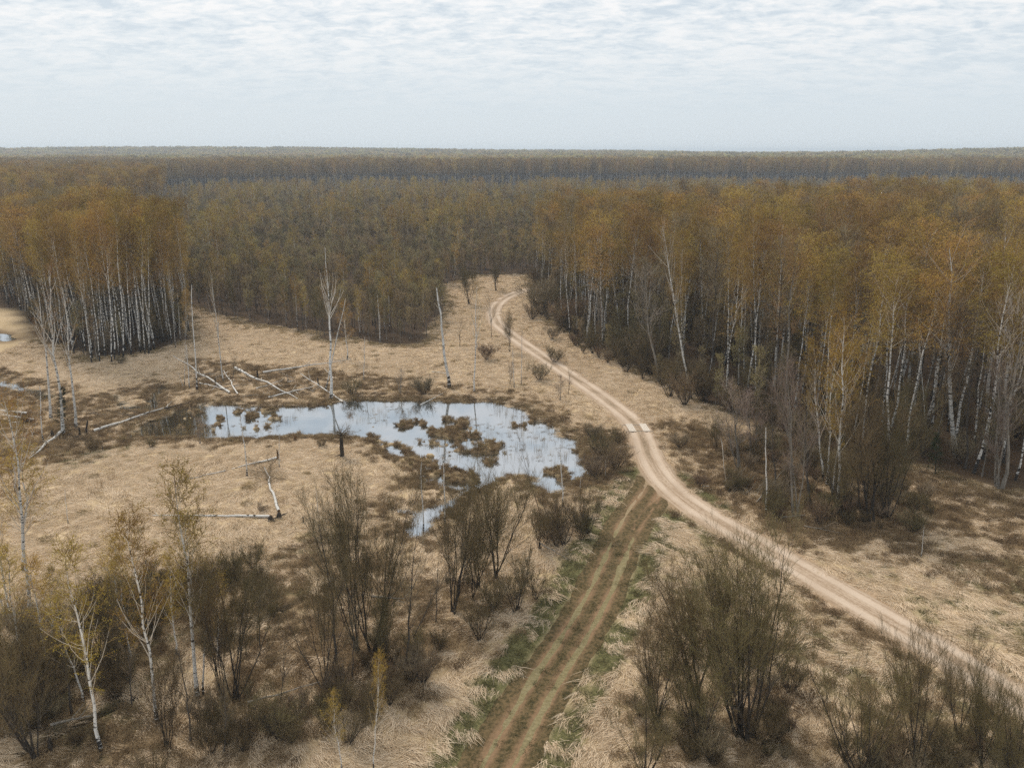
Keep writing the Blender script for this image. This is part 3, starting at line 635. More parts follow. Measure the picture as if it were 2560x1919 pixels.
# dead poles in the straw meadow and the near bank
for b, t, l in [((618,1193),(607,1030),'white dead pole with short twigs, left of the two on the near meadow'), ((699,1170),(694,1084),'short white dead pole at the end of the long fallen birch'),
                ((171,1308),(161,1222),'thin white pole alone in the left meadow'), ((796,1283),(788,1216),'thin spotted pole in the meadow left of the grey willows'),
                ((1058,1320),(1054,1150),'thin pale pole by the stream mouth, left of the thicker one'), ((1112,1306),(1113,1130),'white birch pole by the stream, thicker of the two'),
                ((1407,1268),(1404,1105),'slender pale sapling at the right shore of the pond'), ((1514,1192),(1513,1148),'short white stub in the brown sedge by the road'),
                ((1450,1225),(1452,1180),'tiny white stub on the right shore of the pond'), ((843,1270),(838,1226),'short pole half hidden behind the grey willows')]:
    H(pole[rng.integers(3)], b, t, l, name='dead_birch', width=0.9)
# trees around the far clearing and along the road
H(willow[0], (1239,727), (1241,648), 'small dark spreading tree in the pale clearing by the road bend', name='willow_tree', width=0.8)
H(willow[1], (1172,760), (1174,668), 'round grey-green willow on the meadow tongue left of the road bend', name='willow_tree', width=1.05)
H(willow[2], (1275,880), (1272,790), 'slim dark willow beside the road above the bridge', name='willow_tree', width=0.6)
H(bare[0], (1228,845), (1222,745), 'thin brown tree left of the road just below the bend', name='bare_tree', width=0.7)
H(bare[1], (1648,955), (1612,690), 'pale grey dead tree with tangled limbs at the wood edge', name='dead_tree', width=1.1)
H(bare[1], (1500,880), (1490,720), 'pale grey bare tree at the wood edge near the bend', name='dead_tree', width=0.8)
# front trunks of the right-hand wood
for i, (b, t, wd) in enumerate([((1425,838),(1408,575),.8), ((1441,832),(1432,560),.7), ((1464,800),(1450,525),.8), ((1475,792),(1479,510),1), ((1557,868),(1520,600),.8), ((1727,997),(1660,560),.75), ((1703,965),(1708,590),.6),
      ((1755,905),(1750,545),.9), ((1820,970),(1822,560),.9), ((1846,968),(1855,600),.6), ((1860,955),(1872,580),.6), ((1882,976),(1880,620),.5), ((1890,1012),(1893,545),.8), ((1934,974),(1950,560),.9), ((1915,955),(1930,600),.6), ((2010,960),(2040,620),.7),
      ((2075,950),(2090,600),.8), ((2166,945),(2230,620),.8), ((2196,1002),(2260,640),.9)]):
    H(big_birch[i % 3] if i % 4 == 1 else birch[(i * 3) % 7], b, t, 'white birch trunk on the front row of the right-hand wood', group='front-row birches of the right-hand wood', width=wd)
H(sparse[1], (2266,1033), (2245,800), 'half-height leaning birch with dead side twigs before the dark wood', width=0.45)
H(pole[1], (2314,1082), (2296,780), 'thin white leaning stem in front of the dark wood', name='dead_birch', width=0.4)
H(big_birch[0], (2390,1138), (2372,612), 'large birch with forked white limbs at the dark wood front', width=1.25)
H(birch[5], (2369,1080), (2395,660), 'birch just behind the large forked birch of the dark wood', width=0.8)
H(big_birch[1], (2468,1070), (2490,590), 'tall birch with many low side twigs near the right edge of the dark wood', width=1.1)
H(big_birch[2], (2506,1112), (2540,620), 'double-topped birch close to the right border of the wood', width=0.9)
H(bare[1], (2502,1225), (2562,780), 'bare pale leaning tree at the right border, in front of the wood', name='bare_tree', width=0.9)
H(bare[2], (2489,1222), (2515,930), 'reddish bare tree at the foot of the leaning pale one', name='bare_tree', width=0.8)
# shrubs and birches between the road and the right-hand wood
H(small_birch[1], (2057,1205), (2030,860), 'slim birch left of the golden multi-stemmed one beside the road shrubs', width=0.75)
H(small_birch[2], (2093,1288), (2114,790), 'golden-topped birch rising out of the shrubs right of the road', width=0.8)
H(small_birch[3], (2066,1218), (2100,840), 'second stem of the golden birches rising out of the road shrubs', width=0.6)
H(small_birch[0], (2078,1250), (2124,870), 'third stem of the golden birches rising out of the road shrubs', width=0.6)
H(pole[2], (1915,1283), (1911,1062), 'thin young birch standing alone before the purple-grey shrubs', name='young_birch', width=0.8)
H(willow[3], (2171,1308), (2195,1005), 'big round olive willow in front of the dark wood', name='willow_tree', width=1.05)
H(willow[0], (2215,1296), (2270,1020), 'right half of the olive willow clump in front of the dark wood', name='willow_tree', width=0.85)
H(bare[2], (1989,1295), (1972,940), 'purple-grey bare tree among the shrubs right of the road', name='bare_tree', width=0.75)
H(bare[0], (1940,1240), (1932,965), 'grey bare tree left behind the purple one by the road', name='bare_tree', width=0.75)
H(bare[2], (1846,1176), (1838,978), 'russet bare shrub tree nearest the bridge, right of the road', name='bare_tree', width=1.1)
H(bare[0], (2025,1260), (2008,960), 'grey bare tree between the purple one and the golden birches', name='bare_tree', width=0.9)
H(bare[2], (1880,1150), (1868,990), 'dull russet bare tree behind the thin young birch', name='bare_tree', width=1.0)
H(bush[1], (2100,1290), (2105,1120), 'dark low bush at the foot of the golden birches', 'bush', width=0.9)
H(bush[2], (1790,1125), (1788,1045), 'sparse russet bush beside the road below the bridge', 'bush', width=0.8)
H(pole[0], (2302,1394), (2314,1312), 'little leafless sapling alone in the right-hand meadow', name='sapling', width=1.0)
H(spruce[0], (2338,1185), (2342,1080), 'small dark spruce at the foot of the dark wood', name='spruce_tree', width=1.3)
H(spruce[0], (152,1086), (158,965), 'scrawny dark spruce at the foot of the middle bare birch', name='spruce_tree', width=0.9)
# near left birches
H(big_birch[0], (36,1580), (-40,1130), 'white birch with heavy trunk, second from the left border', width=0.7)
H(big_birch[1], (21,1572), (-75,1180), 'white birch leaning out over the left border', width=0.7)
H(big_birch[2], (74,1572), (-8,1000), 'tall forked white birch, right one of the trio at the left border', width=0.95)
H(small_birch[0], (255,1880), (165,1370), 'young birch at the bottom left whose foot stands by the ditch', width=0.85)
H(small_birch[1], (393,1808), (325,1285), 'straight white birch left of the taller one in the lower left', width=0.8)
H(small_birch[2], (494,1747), (412,1195), 'tallest near birch of the lower left, with broken side limbs', width=0.9)
H(pole[1], (509,1740), (515,1440), 'thin grey birch close behind the tall lower left one', name='dead_birch', width=0.6)
H(small_birch[3], (854,1925), (838,1735), 'knee-high russet birch at the bottom border, left of its twin', width=0.8)
H(small_birch[1], (934,1925), (948,1635), 'thin white young birch at the bottom border', width=0.5)
# dark willows, lower left
H(willow[1], (95,1902), (60,1560), 'dark two-stemmed willow at the bottom left corner', name='willow_tree', width=0.9)
H(bare[0], (181,1788), (150,1500), 'dark bare tree just right of the birch trio at the left border', name='bare_tree', width=0.8)
H(bare[0], (477,1855), (447,1600), 'dark bare tree in front of the tallest lower left birch', name='bare_tree', width=0.8)
H(willow[2], (591,1750), (592,1405), 'fan-shaped multi-stemmed willow standing on the ditch', name='willow_tree', width=0.8)
H(willow[3], (557,1750), (530,1430), 'left neighbour of the fan-shaped willow on the ditch', name='willow_tree', width=0.6)
H(willow[0], (290,1700), (270,1480), 'low dark willow between the lower left birches', name='willow_tree', width=1.0)
H(willow[3], (20,1800), (-20,1540), 'dark willow cut by the left border near the bottom', name='willow_tree', width=1.0)
H(bush[0], (395,1585), (390,1455), 'dark round bush behind the straight lower left birch', 'bush', width=0.95)
H(bush[1], (500,1560), (505,1440), 'dark round bush behind the tallest lower left birch', 'bush', width=0.9)
H(bush[2], (200,1630), (205,1500), 'brown bush right of the birch trio at the left border', 'bush', width=1.0)
H(small_birch[2], (300,1600), (290,1330), 'hazy golden birch sapling behind the lower left birches', width=1.1)
H(small_birch[0], (480,1520), (478,1290), 'hazy golden birch behind the tallest lower left one', width=1.2)
H(small_birch[3], (60,1430), (40,1120), 'golden-crowned birch behind the trio at the left border', width=1.3)
H(small_birch[1], (135,1640), (125,1430), 'ochre birch sapling beside the left border trio', width=1.1)
H(small_birch[0], (40,1230), (30,1010), 'golden birch crown above the trio at the left border', width=1.1)
# grey willow group, centre bottom
H(willow[0], (928,1637), (913,1238), 'dark-trunked fan willow, tallest of the centre group', name='willow_tree', width=0.72)
H(willow[1], (896,1633), (860,1262), 'twin willow touching the tallest of the centre group on its left', name='willow_tree', width=0.62)
H(bare[0], (841,1673), (795,1300), 'slim grey willow at the left of the centre group', name='willow_tree', width=0.8)
H(bare[0], (806,1726), (700,1512), 'crooked willow leaning left from the centre group', name='bare_tree', width=0.5)
H(willow[2], (812,1722), (826,1420), 'dark many-stemmed willow at the left foot of the centre group', name='willow_tree', width=0.6)
H(bare[0], (1014,1673), (1045,1325), 'straight dark trunk right of the tallest centre willow', name='bare_tree', width=0.7)
H(bare[0], (1033,1597), (1145,1385), 'bowed dark trunk bending right in the centre group', name='bare_tree', width=0.5)
H(willow[3], (1133,1533), (1143,1240), 'round grey-green fan willow by the stream end', name='willow_tree', width=0.85)
H(willow[1], (1237,1445), (1240,1165), 'open fan willow in front of the pond, right of the stream', name='willow_tree', width=0.9)
H(willow[2], (1195,1470), (1205,1260), 'low dense willow between the two fan willows near the stream', name='willow_tree', width=0.9)
H(bare[0], (1354,1302), (1300,1105), 'leaning willow trunk tilting left above the russet thicket', name='bare_tree', width=0.45)
H(bush[0], (1198,1602), (1195,1470), 'dark round bush at the foot of the centre willows by the straw strip', 'bush', width=0.95)
H(bush[1], (1290,1530), (1290,1400), 'tangled brown bush beside the straw strip, near the track', 'bush', width=1.0)
H(bush[2], (1340,1500), (1342,1435), 'low twiggy bush spilling on to the straw strip', 'bush', width=1.3)
H(bush[0], (1412,1362), (1418,1240), 'wide russet bush on the left of the track below the junction', 'bush', width=1.1)
H(bush[2], (1470,1335), (1475,1235), 'right half of the russet bush below the junction', 'bush', width=1.0)
H(bush[1], (1350,1370), (1352,1275), 'left half of the russet bush below the junction', 'bush', width=1.0)
H(bush[0], (705,1850), (700,1740), 'dark bush at the bottom left of the centre group', 'bush', width=1.3)
H(bush[1], (620,1850), (612,1735), 'dark low bush under the fan-shaped ditch willow', 'bush', width=1.3)
H(bush[2], (975,1765), (980,1685), 'low dark bush at the bottom of the centre group', 'bush', width=1.2)
H(bush[0], (870,1860), (872,1740), 'russet bush round the knee-high birch at the bottom border', 'bush', width=1.1)
# bottom right willows
H(willow[0], (1872,1852), (1868,1395), 'largest round olive willow of the lower right', name='willow_tree', width=0.95)
H(willow[3], (1842,1840), (1800,1405), 'left half of the largest lower right willow', name='willow_tree', width=0.8)
H(willow[1], (1735,1740), (1700,1392), 'olive willow at the left of the lower right clump', name='willow_tree', width=0.95)
H(bush[1], (1742,1864), (1720,1620), 'low spreading willow in front of the lower right clump', 'bush', width=0.9)
H(bush[2], (1640,1800), (1650,1560), 'leftmost low willow bush of the lower right clump', 'bush', width=0.8)
H(bush[0], (1610,1940), (1600,1780), 'brushy tuft at the bottom border between the track and the willows', 'bush', width=1.0)
H(willow[2], (2283,1950), (2290,1595), 'olive fan willow beside the road at the bottom border', name='willow_tree', width=0.62)
H(willow[0], (2396,1836), (2420,1612), 'slim willow touching the road near the lower right corner', name='willow_tree', width=0.65)
H(willow[1], (2452,1920), (2475,1660), 'willow nearest the lower right corner, right of the slim one', name='willow_tree', width=0.6)
H(bush[1], (2150,1945), (2160,1665), 'left bush of the row at the bottom right border', 'bush', width=0.75)
H(bush[2], (2540,1990), (2550,1740), 'bush filling the lower right corner', 'bush', width=0.8)
for i, (b, t) in enumerate([((120,1700),(80,1400)), ((330,1660),(290,1400)), ((545,1650),(530,1440)), ((210,1760),(150,1500)), ((440,1640),(425,1400)), ((60,1680),(10,1380))]):
    H(small_birch[i % 4], b, t, 'thin golden-twigged birch in the hazy thicket of the lower left', group='thin birches of the lower left thicket', width=1.0)
for i, (b, t) in enumerate([((650,1620),(655,1440)), ((130,1790),(95,1540)), ((330,1770),(310,1560)), ((420,1870),(405,1650)), ((560,1880),(560,1690)), ((250,1640),(235,1470)), ((700,1760),(712,1600)), ((960,1680),(965,1500)), ((1090,1560),(1100,1380)), ((1180,1500),(1190,1330)), ((880,1700),(885,1520))]):
    H((bare[0], willow[i % 4])[i % 2], b, t, 'slender dark leafless tree in the tangled thicket of the lower left', name='bare_tree', group='leafless trees of the lower left thicket', width=0.7)
# small scrub tufts round the pond and along the road
TH = [((805,1117),(803,1085),'small twiggy bush on the near bank beside the black snag'), ((1275,960),(1275,915),'low brown scrub right of the bushy birch on the far bank'), ((1350,950),(1352,905),'scrub tuft between the pond and the road'),
      ((1400,1000),(1402,955),'brown scrub tuft left of the road above the bridge'), ((1420,985),(1424,945),'thin scrub close to the road shoulder above the bridge'), ((1480,1095),(1480,1040),'brown scrub tuft beside the right shore of the pond'),
      ((1500,1140),(1502,1070),'dark scrub beside the culvert pool'), ((1540,1175),(1540,1110),'brushy scrub between the pond and the road shoulder'), ((1490,1190),(1490,1120),'tall brown scrub at the pond corner nearest the road'),
      ((1545,1110),(1546,1065),'scrub tuft left of the plank bridge'), ((360,870),(362,840),'dark tuft under the right end of the dense stand'), ((300,910),(302,885),'dark tuft at the feet of the white front trunks'),
      ((880,985),(880,945),'brown scrub on the far bank right of the lone birch'), ((1000,985),(1000,940),'brown scrub on the far bank, middle of the pond'), ((1060,985),(1056,935),'upright dark stems on the far bank'),
      ((380,1120),(378,1085),'low russet thicket on the near bank at the left end of the pond'), ((440,1118),(440,1080),'olive thicket along the near bank of the pond'), ((500,1112),(500,1085),'end of the olive thicket along the near bank'),
      ((1150,870),(1150,820),'grey scrub on the meadow tongue below the round willow'), ((1215,900),(1216,850),'grey scrub left of the road below the bend'), ((580,955),(585,915),'dark scrub tuft beside the leaning bare birch'),
      ((1385,905),(1390,860),'dark scrub at the inner side of the road'), ((1330,800),(1335,755),'dark brush pile at the inside of the road bend'), ((1380,850),(1385,800),'low scrub under the first trees past the bend'),
      ((2280,1330),(2285,1270),'russet undergrowth right of the olive willow'), ((1750,1215),(1752,1165),'scrub behind the cut branches right of the road'), ((1700,1120),(1700,1070),'scrub tuft in the grass right of the bridge'),
      ((230,1125),(230,1090),'dark dead tuft beside the big fallen birch'), ((60,1060),(60,1020),'dark tuft by the fallen logs at the left border'), ((650,1280),(655,1255),'faint tuft beside the felled birch')]
TALL = {3: 55, 4: 60, 1: 50, 16: 48, 17: 60, 18: 66, 20: 62, 13: 55}
for i, (b, t, l) in enumerate(TH):
  if i in TALL: H(bare[(0, 2)[i % 2]], b, (t[0] + 2, b[1] - TALL[i]), l.replace('scrub', 'spindly scrub', 1), 'shrub', 'shrub', width=1.1)
  else: H(thicket[i % 3], b, (t[0], b[1] - (b[1] - t[1]) * (0.5 + 0.3 * (i * 7 % 5) / 5)), l, 'shrub', 'shrub', width=1.5)
# dark scrub rows inside the road bend, along the foot of the right-hand wood
k = 0
for u, v in [(1340,745),(1365,775),(1395,800),(1420,835),(1450,868),(1490,885),(1530,905),(1565,925),(1600,950),(1640,970),(1680,985),(1720,1005),(1765,1015),(1800,1025),(1850,1040),(1905,1050),(1960,1090),(2020,1130)]:
    for j in range(2):
        uu = u + rng.uniform(-14, 14); vv = v + rng.uniform(-10, 14) - 14 * j
        pr = (bush, thicket, young)[rng.integers(3)][rng.integers(3)]
        H(pr, (uu, vv), (uu + rng.uniform(-5, 5), vv - rng.uniform(40, 85)), 'dark tangled scrub along the foot of the right-hand wood beside the road', 'shrub', 'shrub', 'scrub along the foot of the right-hand wood', rng.uniform(0.9, 1.4))

# fallen birches
def log(p0, p1, r, label, z0=0.25, z1=0.2, mat_=None, nbr=4, crownpr=None, brl=1.6, name='fallen_birch'):
    a = G(*p0); b = G(*p1); a[2] = zat(np.array([a[:2]]))[0] + z0; b[2] = zat(np.array([b[:2]]))[0] + z1
    a[2] = max(a[2], -0.05); b[2] = max(b[2], -0.05)
    rg = np.random.default_rng(int(p0[0] * 7 + p0[1])); K = 9; tt = np.linspace(0, 1, K)[:, None]
    d = b - a; ln = np.linalg.norm(d)
    P = a + d * tt + rg.normal(0, 0.012, (K, 3)) * ln * np.sin(np.pi * tt) * np.array([1, 1, 0.3]) - a
    e = bpy.data.objects.new(name, None); COL.objects.link(e); e.location = a; e['label'] = label; e['category'] = 'fallen tree'
    g = Geo(); r = r * 0.8; rr = r * (1 - 0.72 * tt[:, 0]); tubes(g, P[None], rr[None], 8, 0)
    # broken end, closed by a cone-shaped splinter
    ax = unit(P[0] - P[1]); tubes(g, np.array([[P[0], P[0] + ax * r * 0.6, P[0] + ax * r * 1.1]]), np.array([[rr[0], rr[0] * .75, 0.01]]), 8, 1)
    o = link('trunk', g.mesh('log', [mat_ or M_LOG, M_STUMP]), e)
    if nbr:
        g = Geo(); B1, t_, i_, L_ = grow(P[None], nbr, 0.35, 1.0, 0.7, brl, 0.2, 4, rg, 0.15)
        B1[..., 2] = np.maximum(B1[..., 2], -0.1); tubes(g, B1, np.array([0.05, 0.04, 0.03, 0.012])[None] * np.ones((nbr, 1)) * (r / 0.16), 4, 0)
        B2, *_ = grow(B1, 4, 0.3, 1, 0.6, 0.8, 0.1, 3, rg, 0.1); strips(g, B2, 0.03, rg, 1)
        link('branches', g.mesh('log_branches', [M_BIRCH_LIMB if mat_ is None else mat_, M_TWIG_BIRCH], False), e)
    if crownpr:
        g = Geo(); B1, *_ = grow(P[None], 26, 0.55, 1.0, 0.55, 2.6, 0.0, 4, rg, 0.1); B1[..., 2] = np.maximum(B1[..., 2], 0.05)
        tubes(g, B1, np.array([0.03, 0.025, 0.02, 0.01])[None] * np.ones((26, 1)), 4, 0)
        B2, *_ = grow(B1, 7, 0.2, 1, 0.5, 1.0, 0.0, 3, rg, 0.1); strips(g, B2, 0.03, rg, 0)
        B3, *_ = grow(B2, 4, 0.2, 1, 0.5, 0.5, 0.0, 3, rg, 0.1); strips(g, B3, 0.025, rg, 0)
        link('crown', g.mesh('felled_crown', [M_TWIG_RED], False), e)
    return e
M_STUMP = bark('gnawed_wood', (0.05, 0.035, 0.02), (0.22, 0.13, 0.06))
log((234,1082), (420,1022), 0.27, 'long fallen birch reaching into the left end of the pond', 0.3, 0.5)
log((410,1026), (502,1001), 0.13, 'brown dead trunk lying over the left tip of the pond', 0.4, 0.3, M_BARK_DARK, 5)
log((576,987), (435,902), 0.21, 'fallen birch slanting down from the left of the far bank heap', 0.3, 0.9)
log((590,938), (745,1000), 0.27, 'thick fallen birch across the middle of the far bank heap', 1.3, 0.2)
log((658,944), (878,904), 0.22, 'long nearly level fallen birch behind the far bank heap', 0.8, 0.3, nbr=10)
log((671,997), (785,975), 0.19, 'fallen birch lying along the water edge below the heap', 0.2, 0.6)
log((857,1003), (751,947), 0.17, 'thin fallen birch crossing in front of the lone birch', 0.1, 1.0)
log((595,989), (561,942), 0.16, 'short leaning birch log at the left of the far bank heap', 0.2, 1.2)
log((500,962), (572,980), 0.13, 'thin level log at the left of the far bank heap', 0.3, 0.3)
log((640,975), (705,958), 0.12, 'thin pale log under the thick one in the heap', 0.2, 0.4)
log((160,1088), (50,1168), 0.24, 'fallen birch with broken limbs in the left meadow', 0.7, 0.2, nbr=12, brl=2.2)
log((70,1041), (-8,1031), 0.22, 'upper log of the pair at the left border', 0.4, 0.3)
log((87,1056), (8,1043), 0.22, 'lower log of the pair at the left border', 0.3, 0.3)
log((26,1028), (48,1016), 0.17, 'short log above the pair at the left border', 0.2, 0.6, nbr=0)
log((30,1062), (90,1054), 0.13, 'thin log below the pair at the left border', 0.2, 0.2, nbr=0)
log((150,1100), (270,1106), 0.07, 'thin dark stick lying in the left meadow', 0.15, 0.15, M_BARK_DARK, 2)
log((692,1151), (580,1178), 0.17, 'fallen birch lying behind the dead poles on the near meadow', 0.3, 0.2, nbr=2)
log((565,1181), (432,1208), 0.08, 'broken-off top of the fallen birch behind the dead poles', 0.15, 0.1, nbr=10)
log((675,1297), (382,1293), 0.21, 'longest straight white trunk lying in the middle of the meadow', 0.25, 0.15, nbr=3, brl=0.7)
log((698,1285), (662,1180), 0.22, 'felled birch with brown twiggy crown lying away up the meadow', 0.35, 0.5, crownpr=True, nbr=0)
log((1050,1011), (1108,992), 0.10, 'short white stick poking out of the far shore', 0.2, 0.7, nbr=0)
log((1079,940), (1134,946), 0.09, 'small level log by the crooked birch on the far bank', 0.9, 0.9, nbr=2)
log((1350,1372), (1420,1400), 0.08, 'pale fallen limb at the foot of the russet bush', 0.6, 0.1, M_BARK_PALE, 5)
log((930,1505), (1010,1512), 0.14, 'pale dead log lying under the centre willows', 0.5, 0.5, M_BARK_PALE, 4)
log((620,1770), (800,1720), 0.11, 'long pale pole lying in the dark brush of the lower left', 0.4, 0.4, M_BARK_PALE, 3)
log((130,1832), (240,1805), 0.14, 'pale log laid along the ditch in the lower left', 0.5, 0.5, M_BARK_PALE, 2)
log((75,1585), (140,1552), 0.08, 'thin white pole leaning behind the left border birches', 0.2, 0.8, nbr=0)
log((1757,1217), (1785,1219), 0.07, 'small white stick in the grass right of the road', 0.15, 0.15, nbr=0)
log((1950,1303), (2020,1298), 0.10, 'thin grey log lying before the purple-grey shrubs', 0.3, 0.4, M_BARK_PALE, 3)
log((2010,1322), (2110,1340), 0.09, 'long thin stick at the foot of the road shrubs', 0.2, 0.2, M_BARK_PALE, 2)
log((1890,1262), (1965,1198), 0.10, 'pale pole leaning up to the right beside the young birch', 0.2, 1.6, M_BARK_PALE, 0)
log((1800,1130), (1815,1210), 0.08, 'bent pale stem at the left of the cut branches', 1.8, 0.1, M_BARK_PALE, 2)
for q in range(16):
    u = rng.uniform(1785, 1890); v = 1205 + (u - 1785) * 0.25 + rng.uniform(-10, 22)
    log((u, v), (u + rng.uniform(18, 40), v - rng.uniform(15, 34)), 0.045, 'pale cut branch in the brush pile right of the road', 0.1, rng.uniform(0.4, 1.0), M_BARK_PALE, 1, brl=0.8, name='cut_branch')['group'] = 'cut branches of the roadside brush pile'
for q in range(26):
    u = rng.uniform(470, 880); v = rng.uniform(940, 1000) - (u < 560) * 10; du = rng.uniform(-60, 60)
    log((u, v), (u + du, v + rng.uniform(-16, 14)), rng.uniform(0.05, 0.11), 'thin dead stick lying among the fallen birches of the far bank heap', 0.15, rng.uniform(0.1, 0.9), (M_BARK_PALE, M_BARK, M_LOG)[q % 3], 2, brl=0.9, name='dead_branch')['group'] = 'dead sticks of the far bank heap'
for q in range(18):
    u = rng.uniform(20, 460); v = 1095 + rng.uniform(-45, 40) - u * 0.12; du = rng.uniform(-70, 70)
    log((u, v), (u + du, v + rng.uniform(-14, 14)), rng.uniform(0.05, 0.11), 'dead stick lying in the brown sedge left of the pond', 0.1, rng.uniform(0.1, 0.6), (M_BARK_PALE, M_BARK_DARK, M_BARK)[q % 3], 2, brl=0.9, name='dead_branch')['group'] = 'dead sticks left of the pond'
# stumps and the burnt snag
def stump(p, h, r, label, dark=True, name='tree_stump', nest=False, lean=0.0):
    b = G(*p); b[2] = zat(np.array([b[:2]]))[0] - 0.1; rg = np.random.default_rng(int(p[0])); K = 9; tt = np.linspace(0, 1, K)
    e = bpy.data.objects.new(name, None); COL.objects.link(e); e.location = b; e['label'] = label; e['category'] = 'stump'
    P = np.stack([tt * lean + rg.normal(0, .02, K), rg.normal(0, .02, K), tt * h], -1)[None]; rr = (r * (1.3 - 0.5 * tt + rg.normal(0, .07, K)))[None]; rr[0, -1] = r * 0.35
    g = Geo(); tubes(g, P, rr, 9, 0); m_ = M_BARK_DARK if dark else M_STUMP
    # roots
    R1, *_ = grow(P, 5, 0.0, 0.12, 1.5, r * 4, -0.6, 3, rg, 0.05); tubes(g, R1, np.array([[r * .5, r * .3, 0.02]]) * np.ones((5, 1)), 5, 0)
    link('trunk', g.mesh('stump', [m_]), e)
    if nest:
        g = Geo(); B, *_ = grow(P, 60, 0.78, 0.98, 1.3, 1.7, 0.15, 4, rg, 0.25); tubes(g, B, np.array([0.04, .03, .02, .01])[None] * np.ones((60, 1)), 4, 0)
        B2, *_ = grow(B, 5, 0.2, 1, 0.6, 0.6, 0.1, 3, rg, 0.1); strips(g, B2, 0.03, rg, 0); link('crown', g.mesh('snag_twigs', [M_TWIG_DARK], False), e)
    return e
stump((856,1141), 3.4, 0.22, 'black charred snag with a tangle of twigs on top at the near shore', name='dead_snag', nest=True)
stump((698,1295), 0.7, 0.26, 'dark gnawed stump at the foot of the felled birch')
stump((677,1302), 0.6, 0.26, 'dark stump at the butt of the longest lying trunk')
stump((739,1103), 0.8, 0.2, 'reddish broken stump on the near shore', dark=False)
stump((201,1090), 1.4, 0.12, 'thin dark stump left of the big fallen birch'); stump((132,1092), 0.9, 0.18, 'low dark stump beneath the middle bare birch')
stump((214,1086), 2.2, 0.13, 'leaning dark stump close to the big fallen birch', lean=0.6)
stump((695,1150), 1.5, 0.12, 'brown stump at the butt of the fallen birch beside the dead pole', dark=False)
stump((257,1125), 0.9, 0.06, 'tiny grey post in the left meadow'); stump((758,1305), 0.8, 0.06, 'tiny grey post right of the felled birch')
stump((840,1682), 0.5, 0.3, 'freshly cut stump under the centre willows', dark=False)
stump((130,1880), 1.1, 0.13, 'thick dark stump beside the ditch in the lower left corner')
for p in [(796,965), (645,948), (1072,975), (540,965)]: stump(p, 1.6, 0.14, 'dark broken stub on the far bank behind the pond')['group'] = 'dark stubs on the far bank'

# plank bridge over the ditch crossing under the road
e = bpy.data.objects.new('plank_bridge', None); COL.objects.link(e); bz = G(1606, 1072); e.location = (bz[0], bz[1], 0.06)
e['label'] = 'pair of plank ramps laid across the dirt road'; e['category'] = 'bridge'
j_ = np.argmin(np.hypot(*(ROAD - bz[:2]).T)); e.rotation_euler = (0, 0, math.atan2(*(ROAD[j_ + 1] - ROAD[j_ - 1])[::-1])); e.location = (ROAD[j_][0], ROAD[j_][1], 0.05)
M_PLANK = bark('weathered_plank', (0.48, 0.42, 0.35), (0.70, 0.63, 0.54))
def boxes(g, items, mat=0):
    for cx, cy_, cz, sx, sy, sz in items:
        v = [(cx + a * sx / 2, cy_ + b * sy / 2, cz + c * sz / 2) for a in (-1, 1) for b in (-1, 1) for c in (-1, 1)]
        g.add(v, quads=[(0, 1, 3, 2), (4, 6, 7, 5), (0, 4, 5, 1), (2, 3, 7, 6), (0, 2, 6, 4), (1, 5, 7, 3)], mat=mat)
for s_ in (-1, 1):
    g = Geo(); boxes(g, [(0, s_ * 1.0 + (i - 1.5) * 0.24, 0.06 + 0.008 * (i % 2), 3.0 + 0.15 * (i % 2), 0.22, 0.07) for i in range(4)]); link('ramp', g.mesh('ramp', [M_PLANK], False), e)
for s_ in (-1, 1):
    g = Geo(); tubes(g, np.array([[[s_ * 1.3, -1.9, -0.03], [s_ * 1.3, 0, -0.02], [s_ * 1.3, 1.9, -0.03]]]), np.array([[0.07, 0.07, 0.06]]), 8); link('beam', g.mesh('beam', [M_BARK_PALE]), e)

